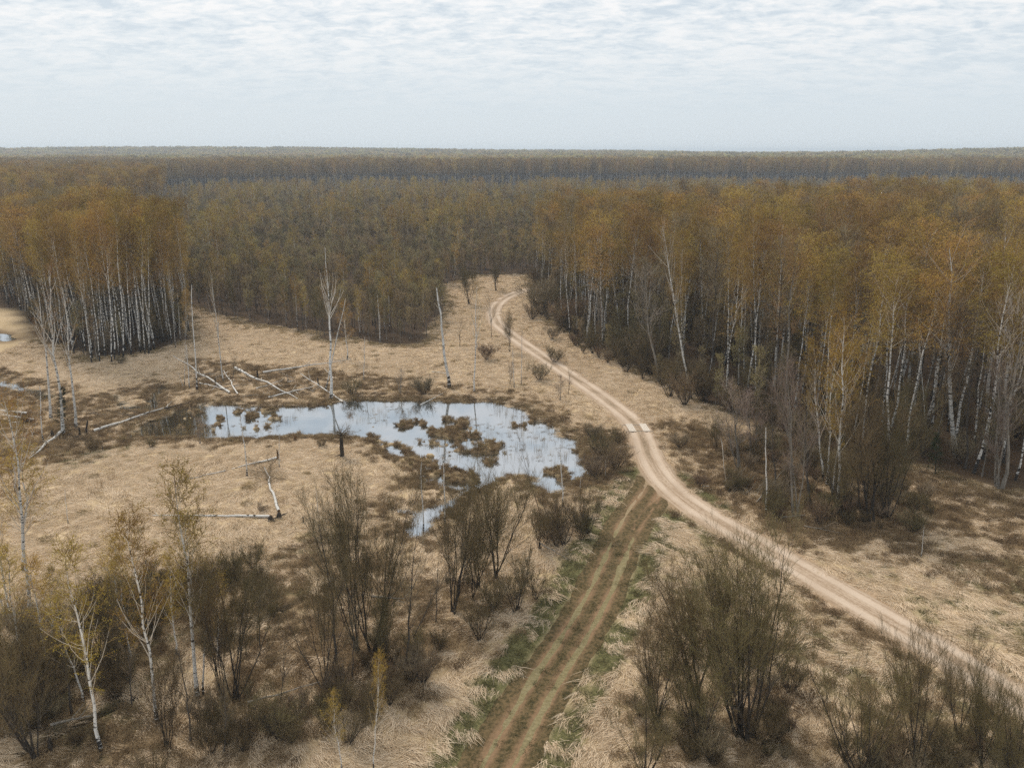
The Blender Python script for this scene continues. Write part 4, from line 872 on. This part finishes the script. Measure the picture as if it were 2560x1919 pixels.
# ------------------------------------------------------------------ woods: individuals in front, one mass behind
def scatter(poly_fn, x0, x1, y0, y1, step, jit=0.45, seed=1):
    rg = np.random.default_rng(seed)
    xs = np.arange(x0, x1, step); ys = np.arange(y0, y1, step); A, B = np.meshgrid(xs, ys)
    P = np.stack([A.ravel(), B.ravel()], 1) + rg.uniform(-jit, jit, (A.size, 2)) * step
    ok = np.abs(P[:, 0]) < 0.72 * P[:, 1] + 25
    P = P[ok]; return P[poly_fn(P)]
def clear(P, r=2.0):
    k = dist_line(P, ROAD) > 3.4
    k &= dist_line(P, TRACK) > 3.5
    for h in HEROES: k &= np.hypot(P[:, 0] - h[0], P[:, 1] - h[1]) > r
    return P[k]
def gn_mass(name, protos, P, z, rotz, scl, idx, label, cat='wood', tilt=None):
    """ONE uncountable mass: points carrying copies of a few source meshes"""
    col = bpy.data.collections.new(name + '_sources')
    objs = []
    for i, o in enumerate(protos):
        o.name = '%s_source_%02d' % (name, i); col.objects.link(o)
    me = bpy.data.meshes.new(name); me.vertices.add(len(P))
    me.vertices.foreach_set('co', np.column_stack([P, z]).astype(np.float32).ravel())
    r = np.zeros((len(P), 3), np.float32); r[:, 2] = rotz
    if tilt is not None: r[:, :2] = tilt
    a = me.attributes.new('irot', 'FLOAT_VECTOR', 'POINT'); a.data.foreach_set('vector', r.ravel())
    sc3 = np.asarray(scl, np.float32); sc3 = np.repeat(sc3[:, None], 3, 1) if sc3.ndim == 1 else sc3
    a = me.attributes.new('iscl', 'FLOAT_VECTOR', 'POINT'); a.data.foreach_set('vector', sc3.ravel().astype(np.float32))
    a = me.attributes.new('iidx', 'INT', 'POINT'); a.data.foreach_set('value', np.asarray(idx, np.int32))
    o = link(name, me, kind='stuff', label=label, category=cat)
    ng = bpy.data.node_groups.new(name, 'GeometryNodeTree')
    ng.interface.new_socket('Geometry', in_out='INPUT', socket_type='NodeSocketGeometry'); ng.interface.new_socket('Geometry', in_out='OUTPUT', socket_type='NodeSocketGeometry')
    gi = ng.nodes.new('NodeGroupInput'); go = ng.nodes.new('NodeGroupOutput'); ip = ng.nodes.new('GeometryNodeInstanceOnPoints')
    ci = ng.nodes.new('GeometryNodeCollectionInfo'); ci.inputs['Collection'].default_value = col; ci.inputs['Separate Children'].default_value = True; ci.inputs['Reset Children'].default_value = True
    mp_ = ng.nodes.new('GeometryNodeMeshToPoints')
    ng.links.new(gi.outputs[0], mp_.inputs[0]); ng.links.new(mp_.outputs[0], ip.inputs['Points']); ng.links.new(ci.outputs[0], ip.inputs['Instance']); ip.inputs['Pick Instance'].default_value = True
    for an, dt, sock in (('irot', 'FLOAT_VECTOR', 'Rotation'), ('iscl', 'FLOAT_VECTOR', 'Scale'), ('iidx', 'INT', 'Instance Index')):
        na = ng.nodes.new('GeometryNodeInputNamedAttribute'); na.data_type = dt; na.inputs['Name'].default_value = an
        ng.links.new([x for x in na.outputs if x.enabled][0], ip.inputs[sock])
    ng.links.new(ip.outputs[0], go.inputs[0])
    m = o.modifiers.new('scatter', 'NODES'); m.node_group = ng
    return o

# right-hand birch wood
def fr(P): return inside(P, RIGHT_WOOD)
PR = clear(scatter(fr, -40, 330, 60, 345, 4.5, 0.5, seed=3), 1.8)
PL = clear(scatter(lambda P: inside(P, LEFT_STAND), -200, 0, 100, 330, 2.7, seed=4), 1.3)
# order by distance behind the wood's front edge
eR = dist_line(PR, RIGHT_WOOD[:14]); o_ = np.argsort(eR + 0.02 * PR[:, 1]); PR = PR[o_]; eR = eR[o_]
eL = dist_line(PL, LEFT_STAND[2:9]); o_ = np.argsort(eL); PL = PL[o_]
inframe = lambda P: np.abs(P[:, 0]) < 0.66 * np.hypot(P[:, 1], 38) + 1
PRi = PR[inframe(PR)]; nR = 170; nL = 55
zones = [(lambda p: p[1] > 170, 'golden-crowned birch at the far end of the right-hand wood by the road bend'),
         (lambda p: p[1] > 125, 'tall golden birch in the middle of the right-hand wood front'),
         (lambda p: True, 'tall white-trunked birch in the dark near end of the right-hand wood')]
for p in PRi[:nR]:
    pr = birch[rng.integers(len(birch))] if rng.random() > 0.25 else aspen[rng.integers(3)]
    h = rng.uniform(17, 26.5); lab = next(l for f_, l in zones if f_(p)); z0 = zat(np.array([p]))[0] - 0.05
    tp = (p[0] + rng.normal(0, 0.9) + 0.3, p[1] + rng.normal(0, 0.8), z0 + h)
    place('birch_tree', pr, (p[0], p[1], z0), h, lab, 'tree', lab.replace('birch', 'birches', 1), tp, rng.uniform(0.9, 1.45))
for p in PL[:nL]:
    pr = birch[rng.integers(len(birch))]; h = rng.uniform(20, 27); z0 = zat(np.array([p]))[0] - 0.05
    tp = (p[0] + rng.normal(-0.3, 0.8), p[1] + rng.normal(0, 0.8), z0 + h)
    place('birch_tree', pr, (p[0], p[1], z0), h, 'golden birch packed in the dense white-trunked stand left of the pond', 'tree', 'birches of the stand left of the pond', tp, rng.uniform(0.75, 1.0))
used = PRi[:nR]
rest = np.vstack([PR[~np.isin(PR[:, 0], used[:, 0])], PL[nL:]])
PF = scatter(lambda P: inside(P, FAR_LEFT), -700, 0, 200, 900, 4.2, seed=5)
rest = np.vstack([rest, PF]); m = len(rest); rg = np.random.default_rng(21)
gn_mass('birch_wood', [joined('bw', p) for p in birch] + [joined('bw', p) for p in aspen], rest, zat(rest) - 0.05, rg.uniform(0, 6.28, m), (lambda s: np.stack([s * rg.uniform(.95, 1.4, m), s * rg.uniform(.95, 1.4, m), s], 1))(rg.uniform(0.78, 1.2, m) * (0.85 + 0.3 * fbm(rest[:, 0], rest[:, 1], 18, 2))),
        np.where(rg.random(m) < 0.72, rg.integers(0, 7, m), rg.integers(7, 10, m)), 'golden crowns of the deep birch wood behind the front trees', tilt=rg.normal(0, 0.035, (m, 2)))
# understorey beneath the tall birches
PU = clear(scatter(fr, -40, 200, 60, 260, 4.0, seed=31), 1.0); PU = PU[dist_line(PU, RIGHT_WOOD[:14]) < 32]
PU = np.vstack([PU, clear(scatter(lambda P: inside(P, LEFT_STAND), -200, 0, 100, 330, 4.0, seed=34), 1.3)])
m = len(PU)
gn_mass('undergrowth', [joined('ug', p) for p in thicket + bush[:1] + young[:2]], PU, zat(PU) - .05, rg.uniform(0, 6.28, m), rg.uniform(0.55, 1.15, m), rg.choice([0, 1, 2, 3, 4, 5], m, p=[.2, .1, .2, .1, .2, .2]), 'dark scrub and saplings growing beneath the tall birches')

BRUSH = [(GP([(0,1560),(330,1440),(640,1420),(700,1560),(560,1640),(330,1740),(100,1860),(-300,1900),(-300,1650)]), .75), (GP([(560,1760),(820,1560),(1000,1480),(1250,1440),(1330,1500),(1180,1640),(1000,1780),(800,1850),(560,1880)]), .6),
         (GP([(150,1880),(560,1760),(760,1860),(640,1960),(250,1990)]), .5), (GP([(1600,1700),(1900,1600),(2020,1800),(1980,1940),(1600,1960)]), .45), (GP([(2080,1850),(2560,1850),(2600,2050),(2080,2050)]), .55),
         (GP([(1800,1090),(1980,1100),(2330,1260),(2330,1330),(2200,1330),(1960,1310),(1820,1250)]), .5), (GP([(1330,1300),(1500,1290),(1510,1340),(1370,1385)]), .8), (GP([(1330,760),(1480,850),(1560,880),(1560,925),(1460,890),(1370,820)]), .6)]
PB = scatter(lambda P: np.ones(len(P), bool), -60, 80, 38, 240, 1.25, seed=55); kb = np.zeros(len(PB), bool)
for p_, k_ in BRUSH: kb |= inside(PB, p_) & (rg.random(len(PB)) < k_ * sstep(fbm(PB[:, 0], PB[:, 1], 5, 3), 0.36, 0.58))
PB = clear(PB[kb], 0.6); m = len(PB)
gn_mass('undergrowth', [joined('br', p) for p in thicket], PB, zat(PB) - .05, rg.uniform(0, 6.28, m), rg.uniform(0.25, 0.75, m), rg.choice(3, m, p=[.6, .2, .2]), 'tangled leafless brush under the willows and roadside shrubs')

# young grey wood behind the meadow
PY = scatter(lambda P: inside(P, YOUNG) & ~inside(P, LEFT_STAND) & ~inside(P, FAR_LEFT) & ~inside(P, RIGHT_WOOD), -330, 330, 110, 430, 3.0, 0.5, seed=6)
PY = clear(PY, 2.0); eY = dist_line(PY, GP(YOUNG_EDGE)); vis = inframe(PY) & (eY < 14) & (PY[:, 0] < 12) & (PY[:, 0] > -95)
o_ = np.argsort(np.where(vis, PY[:, 1] + eY * 2, 1e6)); PY = PY[o_]; nY = min(230, int(vis.sum()))
for p in PY[:nY]:
    gold = rng.random() < 0.13; pr = young_gold[rng.integers(2)] if gold else young[rng.integers(5)]
    h = rng.uniform(8, 12) if gold else rng.uniform(5.5, 10); z0 = zat(np.array([p]))[0] - 0.05
    lab = 'young golden birch at the front of the grey wood beyond the meadow' if gold else 'thin grey-brown young tree at the front of the wood beyond the meadow'
    place('young_tree', pr, (p[0], p[1], z0), h, lab, 'tree', 'young golden birches along the meadow edge' if gold else 'young grey trees along the meadow edge', None, rng.uniform(0.8, 1.15))
mid = PY[nY:]
def not_zones(P): return inside(P, YOUNG) & ~inside(P, FAR_LEFT)
bdist = lambda P: P[:, 1] + (fbm(P[:, 0], P[:, 0] * 0, 220, 3) - .5) * 200 + 230 * (1 - sstep(P[:, 0], -420, -180))
P2 = scatter(lambda P: (P[:, 1] >= 430) & (bdist(P) < 860) & not_zones(P), -950, 950, 430, 1000, 4.2, seed=8)
yg = np.vstack([mid, P2]); yg = yg[rg.random(len(yg)) < 0.35 + 0.65 * sstep(fbm(yg[:, 0], yg[:, 1], 26, 3), 0.34, 0.5)]; m = len(yg); far = np.hypot(yg[:, 0], yg[:, 1])
cl_ = fbm(yg[:, 0], yg[:, 1], 40, 3)
g_ = rg.random(m) < 0.06 + 0.5 * sstep(cl_, 0.5, 0.68)
s = rg.uniform(0.5, 1.02, m) * (0.72 + 0.5 * cl_) * np.where(far > 420, 1.1, 1.0) * np.where(bdist(yg) > 600, 0.72, 1.0) * np.where(g_ & (rg.random(m) < .5), 1.3, 1.0)
gn_mass('young_wood', [joined('yw', p) for p in young + young_gold], yg, zat(yg) - .05, rg.uniform(0, 6.28, m), np.stack([s * 1.15, s * 1.15, s], 1), np.where(g_, rg.integers(5, 7, m), rg.integers(0, 5, m)), 'grey-brown young wood filling the plain behind the meadow')
# tall band a kilometre off, then forest to the horizon built of clumps
def band(P): return (bdist(P) > 868) & (P[:, 1] < 1150) & ~inside(P, FAR_LEFT)
P3 = scatter(band, -900, 950, 560, 1160, 5.5, seed=9)
m = len(P3); s = rg.uniform(1.0, 1.2, m) * (0.88 + 0.32 * fbm(P3[:, 0], P3[:, 1], 90, 3))
gn_mass('distant_birch_wood', [joined('db', p) for p in birch[:2] + aspen], P3, zat(P3), rg.uniform(0, 6.28, m), np.stack([s * 1.3, s * 1.3, s], 1), rg.choice(5, m, p=[.25, .2, .2, .2, .15]), 'taller band of hazy birch wood on the far plain')
def clump(seed, n=26, size=34):
    rg_ = np.random.default_rng(seed); g = Geo()
    for i in range(n):
        src = (birch + young)[rg_.integers(12)]; cr = src['cr']; V = np.concatenate(cr.v)
        tv = cr.t[0][0]; keep = rg_.choice(len(tv), 260, replace=False); tri = V[tv[keep]]
        c_ = tri.mean(1, keepdims=True); hh = rg_.uniform(0.85, 1.2) * 20 / src['H']
        tri = (c_ + (tri - c_) * 9) * hh; a = rg_.uniform(0, 6.28); ca, sa = np.cos(a), np.sin(a)
        x = tri[..., 0] * ca - tri[..., 1] * sa; y = tri[..., 0] * sa + tri[..., 1] * ca
        o = rg_.uniform(-size / 2, size / 2, 2); tri = np.stack([x * 1.2 + o[0], y * 1.2 + o[1], tri[..., 2]], -1)
        g.add(tri.reshape(-1, 3), tris=np.arange(len(tri) * 3).reshape(-1, 3), mat=int((src in young) or rg_.random() < 0.55))
        tubes(g, np.array([[[o[0], o[1], 0], [o[0], o[1], hh * src['H'] * .9]]]), np.array([[0.25, 0.1]]), 3, 2)
    return bpy.data.objects.new('clump', g.mesh('clump', [M_LEAF_GOLD, M_LEAF_DULL, M_BARK_PALE], False))
def farfn(P): return P[:, 1] > 1150
P4 = np.vstack([scatter(farfn, -3200, 3200, 1150, 4200, 30, seed=12), scatter(farfn, -7000, 7000, 4200, 9500, 60, seed=13)])
m = len(P4); s = np.where(P4[:, 1] > 4200, 1.9, 1.0); 
gn_mass('horizon_forest', [clump(300 + i) for i in range(5)], P4, zat(P4) - 0.5, rg.uniform(0, 6.28, m), np.stack([s, s, rg.uniform(.85, 1.2, m)], 1), rg.integers(0, 5, m), 'hazy blue-grey forest stretching to the horizon')
# a few dark spruces sticking out of the distant band
for u, v, hh in [(1040, 440, 26), (1062, 440, 19), (1295, 440, 24), (1155, 432, 29), (1300, 437, 21), (1338, 437, 20), (2035, 448, 30), (2030, 450, 20), (430, 418, 27)]:
    b = G(u, v); 
    place('spruce_tree', spruce[0], (b[0], b[1], 0), hh, {1040: 'dark spruce, tallest of the pair left of centre in the distant band', 1062: 'small dark spruce just right of the taller one in the distant band', 1295: 'dark spruce in the distant band above the road bend', 1155: 'lone spruce tip breaking the far treeline near the centre', 1300: 'small spruce tucked beside the one above the road bend', 1338: 'short spruce right of the two above the road bend', 2035: 'tall spruce in the distant band above the right-hand wood', 2030: 'small spruce beside the tall one above the right-hand wood', 430: 'spruce on the hazy ridge at the upper left'}[u], 'tree')

# ------------------------------------------------------------------ grass: lodged straw, brown sedge, green verge
def blade_mat(name, lo, hi, scale=0.5):
    m, t, b = mat(name); g = N(t, 'ShaderNodeNewGeometry'); oi = N(t, 'ShaderNodeObjectInfo')
    n = noise(t, g.outputs['Position'], scale, 4, 0.6)
    k = math_node(t, 'ADD', math_node(t, 'MULTIPLY', n, 0.7), math_node(t, 'MULTIPLY', oi.outputs['Random'], 0.3))
    c = mixc(t, smooth(t, k, 0.32, 0.68), lo, hi); t.links.new(c, b.inputs['Base Color'])
    tr = N(t, 'ShaderNodeBsdfTranslucent'); t.links.new(c, tr.inputs[0]); mx = N(t, 'ShaderNodeMixShader'); mx.inputs[0].default_value = 0.2
    L(t, b, 0, mx, 1); L(t, tr, 0, mx, 2); L(t, mx, 0, t.nodes['Material Output'], 0); return m
M_STRAW = blade_mat('straw_blade', (0.64, 0.505, 0.345), (0.78, 0.635, 0.465))
M_SEDGE = blade_mat('sedge_blade', (0.15, 0.10, 0.055), (0.36, 0.26, 0.15))
M_VERGE = blade_mat('verge_blade', (0.075, 0.074, 0.03), (0.20, 0.168, 0.078), 0.9)
M_DULL = blade_mat('dull_grass_blade', (0.24, 0.18, 0.09), (0.52, 0.40, 0.24), 0.7)
def tuft(seed, n, R_, h, ln, wd, m, flat=0.8, fan=0.5):
    rg = np.random.default_rng(seed); g = Geo(); a = rg.uniform(0, 6.28, n); r = R_ * np.sqrt(rg.random(n))
    b = np.stack([r * np.cos(a), r * np.sin(a), np.full(n, -0.04)], -1); az = rg.normal(0, fan, n); l = ln * rg.uniform(0.6, 1.3, n); hh = h * rg.uniform(0.5, 1.4, n)
    D = np.stack([np.cos(az), np.sin(az), 0 * az], -1); K = 4; pts = []
    for k in range(K):
        t = k / (K - 1); z = hh * (math.sin(math.pi * min(1, t * (0.5 + 0.5 * flat))) if flat > 0 else t)
        p = b + D * (l * (t if flat > 0 else 0.35 * t * t))[:, None]; p[:, 2] += z; pts.append(p)
    strips(g, np.stack(pts, 1), wd, rg, 0)
    return bpy.data.objects.new('tuft', g.mesh('tuft', [m], False))
rg = np.random.default_rng(77)
GR = scatter(lambda P: np.ones(len(P), bool), -100, 110, 38, 200, 0.72, 0.5, seed=71)
GR = np.vstack([GR, scatter(lambda P: (P[:, 0] < 25), -150, 25, 200, 262, 1.05, 0.5, seed=79)])
FG = ground_fields(GR[:, 0], GR[:, 1])
ok = (FG['roadd'] > 2.3) & (FG['pond'] > 0.15) & (FG['wood'] < 0.8 + 0.0 * FG['wood']) & (FG['gull'] > 0.1) & (FG['trackd'] > 2.7)
ok |= (FG['trackd'] <= 2.7) & (FG['roadd'] > 3.6) & (np.abs(FG['trackd'] - 0.95) > 0.45) & (rg.random(len(GR)) < 0.4)
GR = GR[ok]; FG = {k: v[ok] for k, v in FG.items()}
th = fbm(GR[:, 0], GR[:, 1], 9, 3) * 7.0 + fbm(GR[:, 0] + 90, GR[:, 1], 2.2, 2) * 1.6 + rg.normal(0, 0.25, len(GR))
pick = rg.random(len(GR)); isg = (pick < FG['green'] * 0.8) | (FG['trackd'] < 2.7); isb = ~isg & (rg.random(len(GR)) < FG['brown'] * 0.95)
isw = ~isg & ~isb & (rg.random(len(GR)) < 0.012 + FG['wood'] * .6)
def mass(sel, protos, name, label, s0=0.8, s1=1.25):
    P = GR[sel]; n = len(P); gn_mass(name, protos, P, FG['z'][sel], th[sel], rg.uniform(s0, s1, n) * np.where(P[:, 1] > 200, 1.35, 1), rg.integers(0, len(protos), n), label, 'grass', rg.normal(0, .06, (n, 2)))
mass(~isg & ~isb & ~isw, [tuft(i, 105, 0.70, 0.06, 1.0, 0.042, M_STRAW, 0.9, 0.35) for i in range(5)], 'straw_grass', 'flattened pale straw grass combed in swirls over the meadow')
mass(isb, [tuft(20 + i, 80, 0.5, 0.28, 0.45, 0.032, M_SEDGE, 0.5, 1.6) for i in range(4)], 'brown_sedge', 'brown dead sedge round the pond and under the willows')
mass(isw, [tuft(30 + i, 80, 0.6, 0.25, 0.6, 0.035, M_DULL, 0.6, 1.0) for i in range(3)], 'dull_grass', 'dull brownish grass between the straw')
mass(isg, [tuft(40 + i, 110, 0.5, 0.09, 0.22, 0.026, M_VERGE, 0.5, 3.0) for i in range(3)], 'green_grass', 'short green grass along the track verge')
# sedge standing on the hummocks in the water
HS = scatter(lambda P: sdist(P, POND) < 3.0, -60, 30, 74, 140, 0.42, 0.5, seed=72); FH = ground_fields(HS[:, 0], HS[:, 1])
ok = (FH['z'] > WATER_Z - 0.12) & (FH['pond'] < 1.6) & (rg.random(len(HS)) < 0.8); HS = HS[ok]; n = len(HS)
gn_mass('pond_sedge', [tuft(50 + i, 60, 0.28, 0.34, 0.35, 0.03, (M_SEDGE, M_SEDGE, M_DULL)[i], 0.35, 2.5) for i in range(3)], HS, FH['z'][ok], rg.uniform(0, 6.28, n), rg.uniform(0.6, 1.2, n), rg.integers(0, 3, n), 'brown sedge tussocks standing in the pond', 'sedge')
# thin upright dead stems here and there
WS = scatter(lambda P: np.ones(len(P), bool), -90, 60, 60, 175, 1.7, 0.5, seed=73); FW = ground_fields(WS[:, 0], WS[:, 1])
ok = (FW['roadd'] > 3) & (FW['trackd'] > 3) & (FW['pond'] > -1.0) & (FW['wood'] < .5) & (rg.random(len(WS)) < 0.08 + 0.6 * FW['brown']); WS = WS[ok]; n = len(WS)
gn_mass('dead_weeds', [tuft(60 + i, 26, 0.5, 1.1, 0.5, 0.02, (M_SEDGE, M_DULL)[i], 0, 3.0) for i in range(2)], WS, FW['z'][ok], rg.uniform(0, 6.28, n), rg.uniform(0.6, 1.3, n), rg.integers(0, 2, n), 'thin upright dead weeds in the damp ground', 'weeds')

# reeds and floating mats on the open water
RS = scatter(lambda P: sdist(P, POND) < -0.3, -60, 30, 74, 140, 0.8, 0.5, seed=75); FR_ = ground_fields(RS[:, 0], RS[:, 1])
dn = fbm(RS[:, 0] + 3, RS[:, 1], 4.5, 3); ok = (rg.random(len(RS)) < 0.75 * sstep(dn, 0.47, 0.62)) ; RS = RS[ok]; n = len(RS)
gn_mass('pond_reeds', [tuft(70, 14, 0.45, 0.75, 0.3, 0.016, M_SEDGE, 0, 3.0), tuft(71, 22, 0.3, 0.10, 0.3, 0.03, M_SEDGE, 0.5, 3.0), tuft(72, 8, 0.5, 0.9, 0.3, 0.016, M_DULL, 0, 3.0)], RS, np.full(n, WATER_Z), rg.uniform(0, 6.28, n), rg.uniform(0.5, 1.2, n), rg.integers(0, 3, n), 'thin dead reeds and floating sedge scraps on the pond', 'reeds')


# ------------------------------------------------------------------ air
bpy.ops.mesh.primitive_cube_add(size=1, location=(0, 6800, 24))
hzb = bpy.context.object; hzb.name = 'haze'; hzb.scale = (20000, 14800, 74)
hzb['kind'] = 'stuff'; hzb['label'] = 'thin pale blue haze over the forest'
M_HZ = bpy.data.materials.new('haze'); M_HZ.use_nodes = True; t = M_HZ.node_tree; t.nodes.clear()
o_ = N(t, 'ShaderNodeOutputMaterial'); v_ = N(t, 'ShaderNodeVolumePrincipled')
v_.inputs['Color'].default_value = (0.74, 0.86, 1.0, 1); v_.inputs['Density'].default_value = 0.00018; v_.inputs['Anisotropy'].default_value = 0.2
L(t, v_, 0, o_, 'Volume'); hzb.data.materials.append(M_HZ)
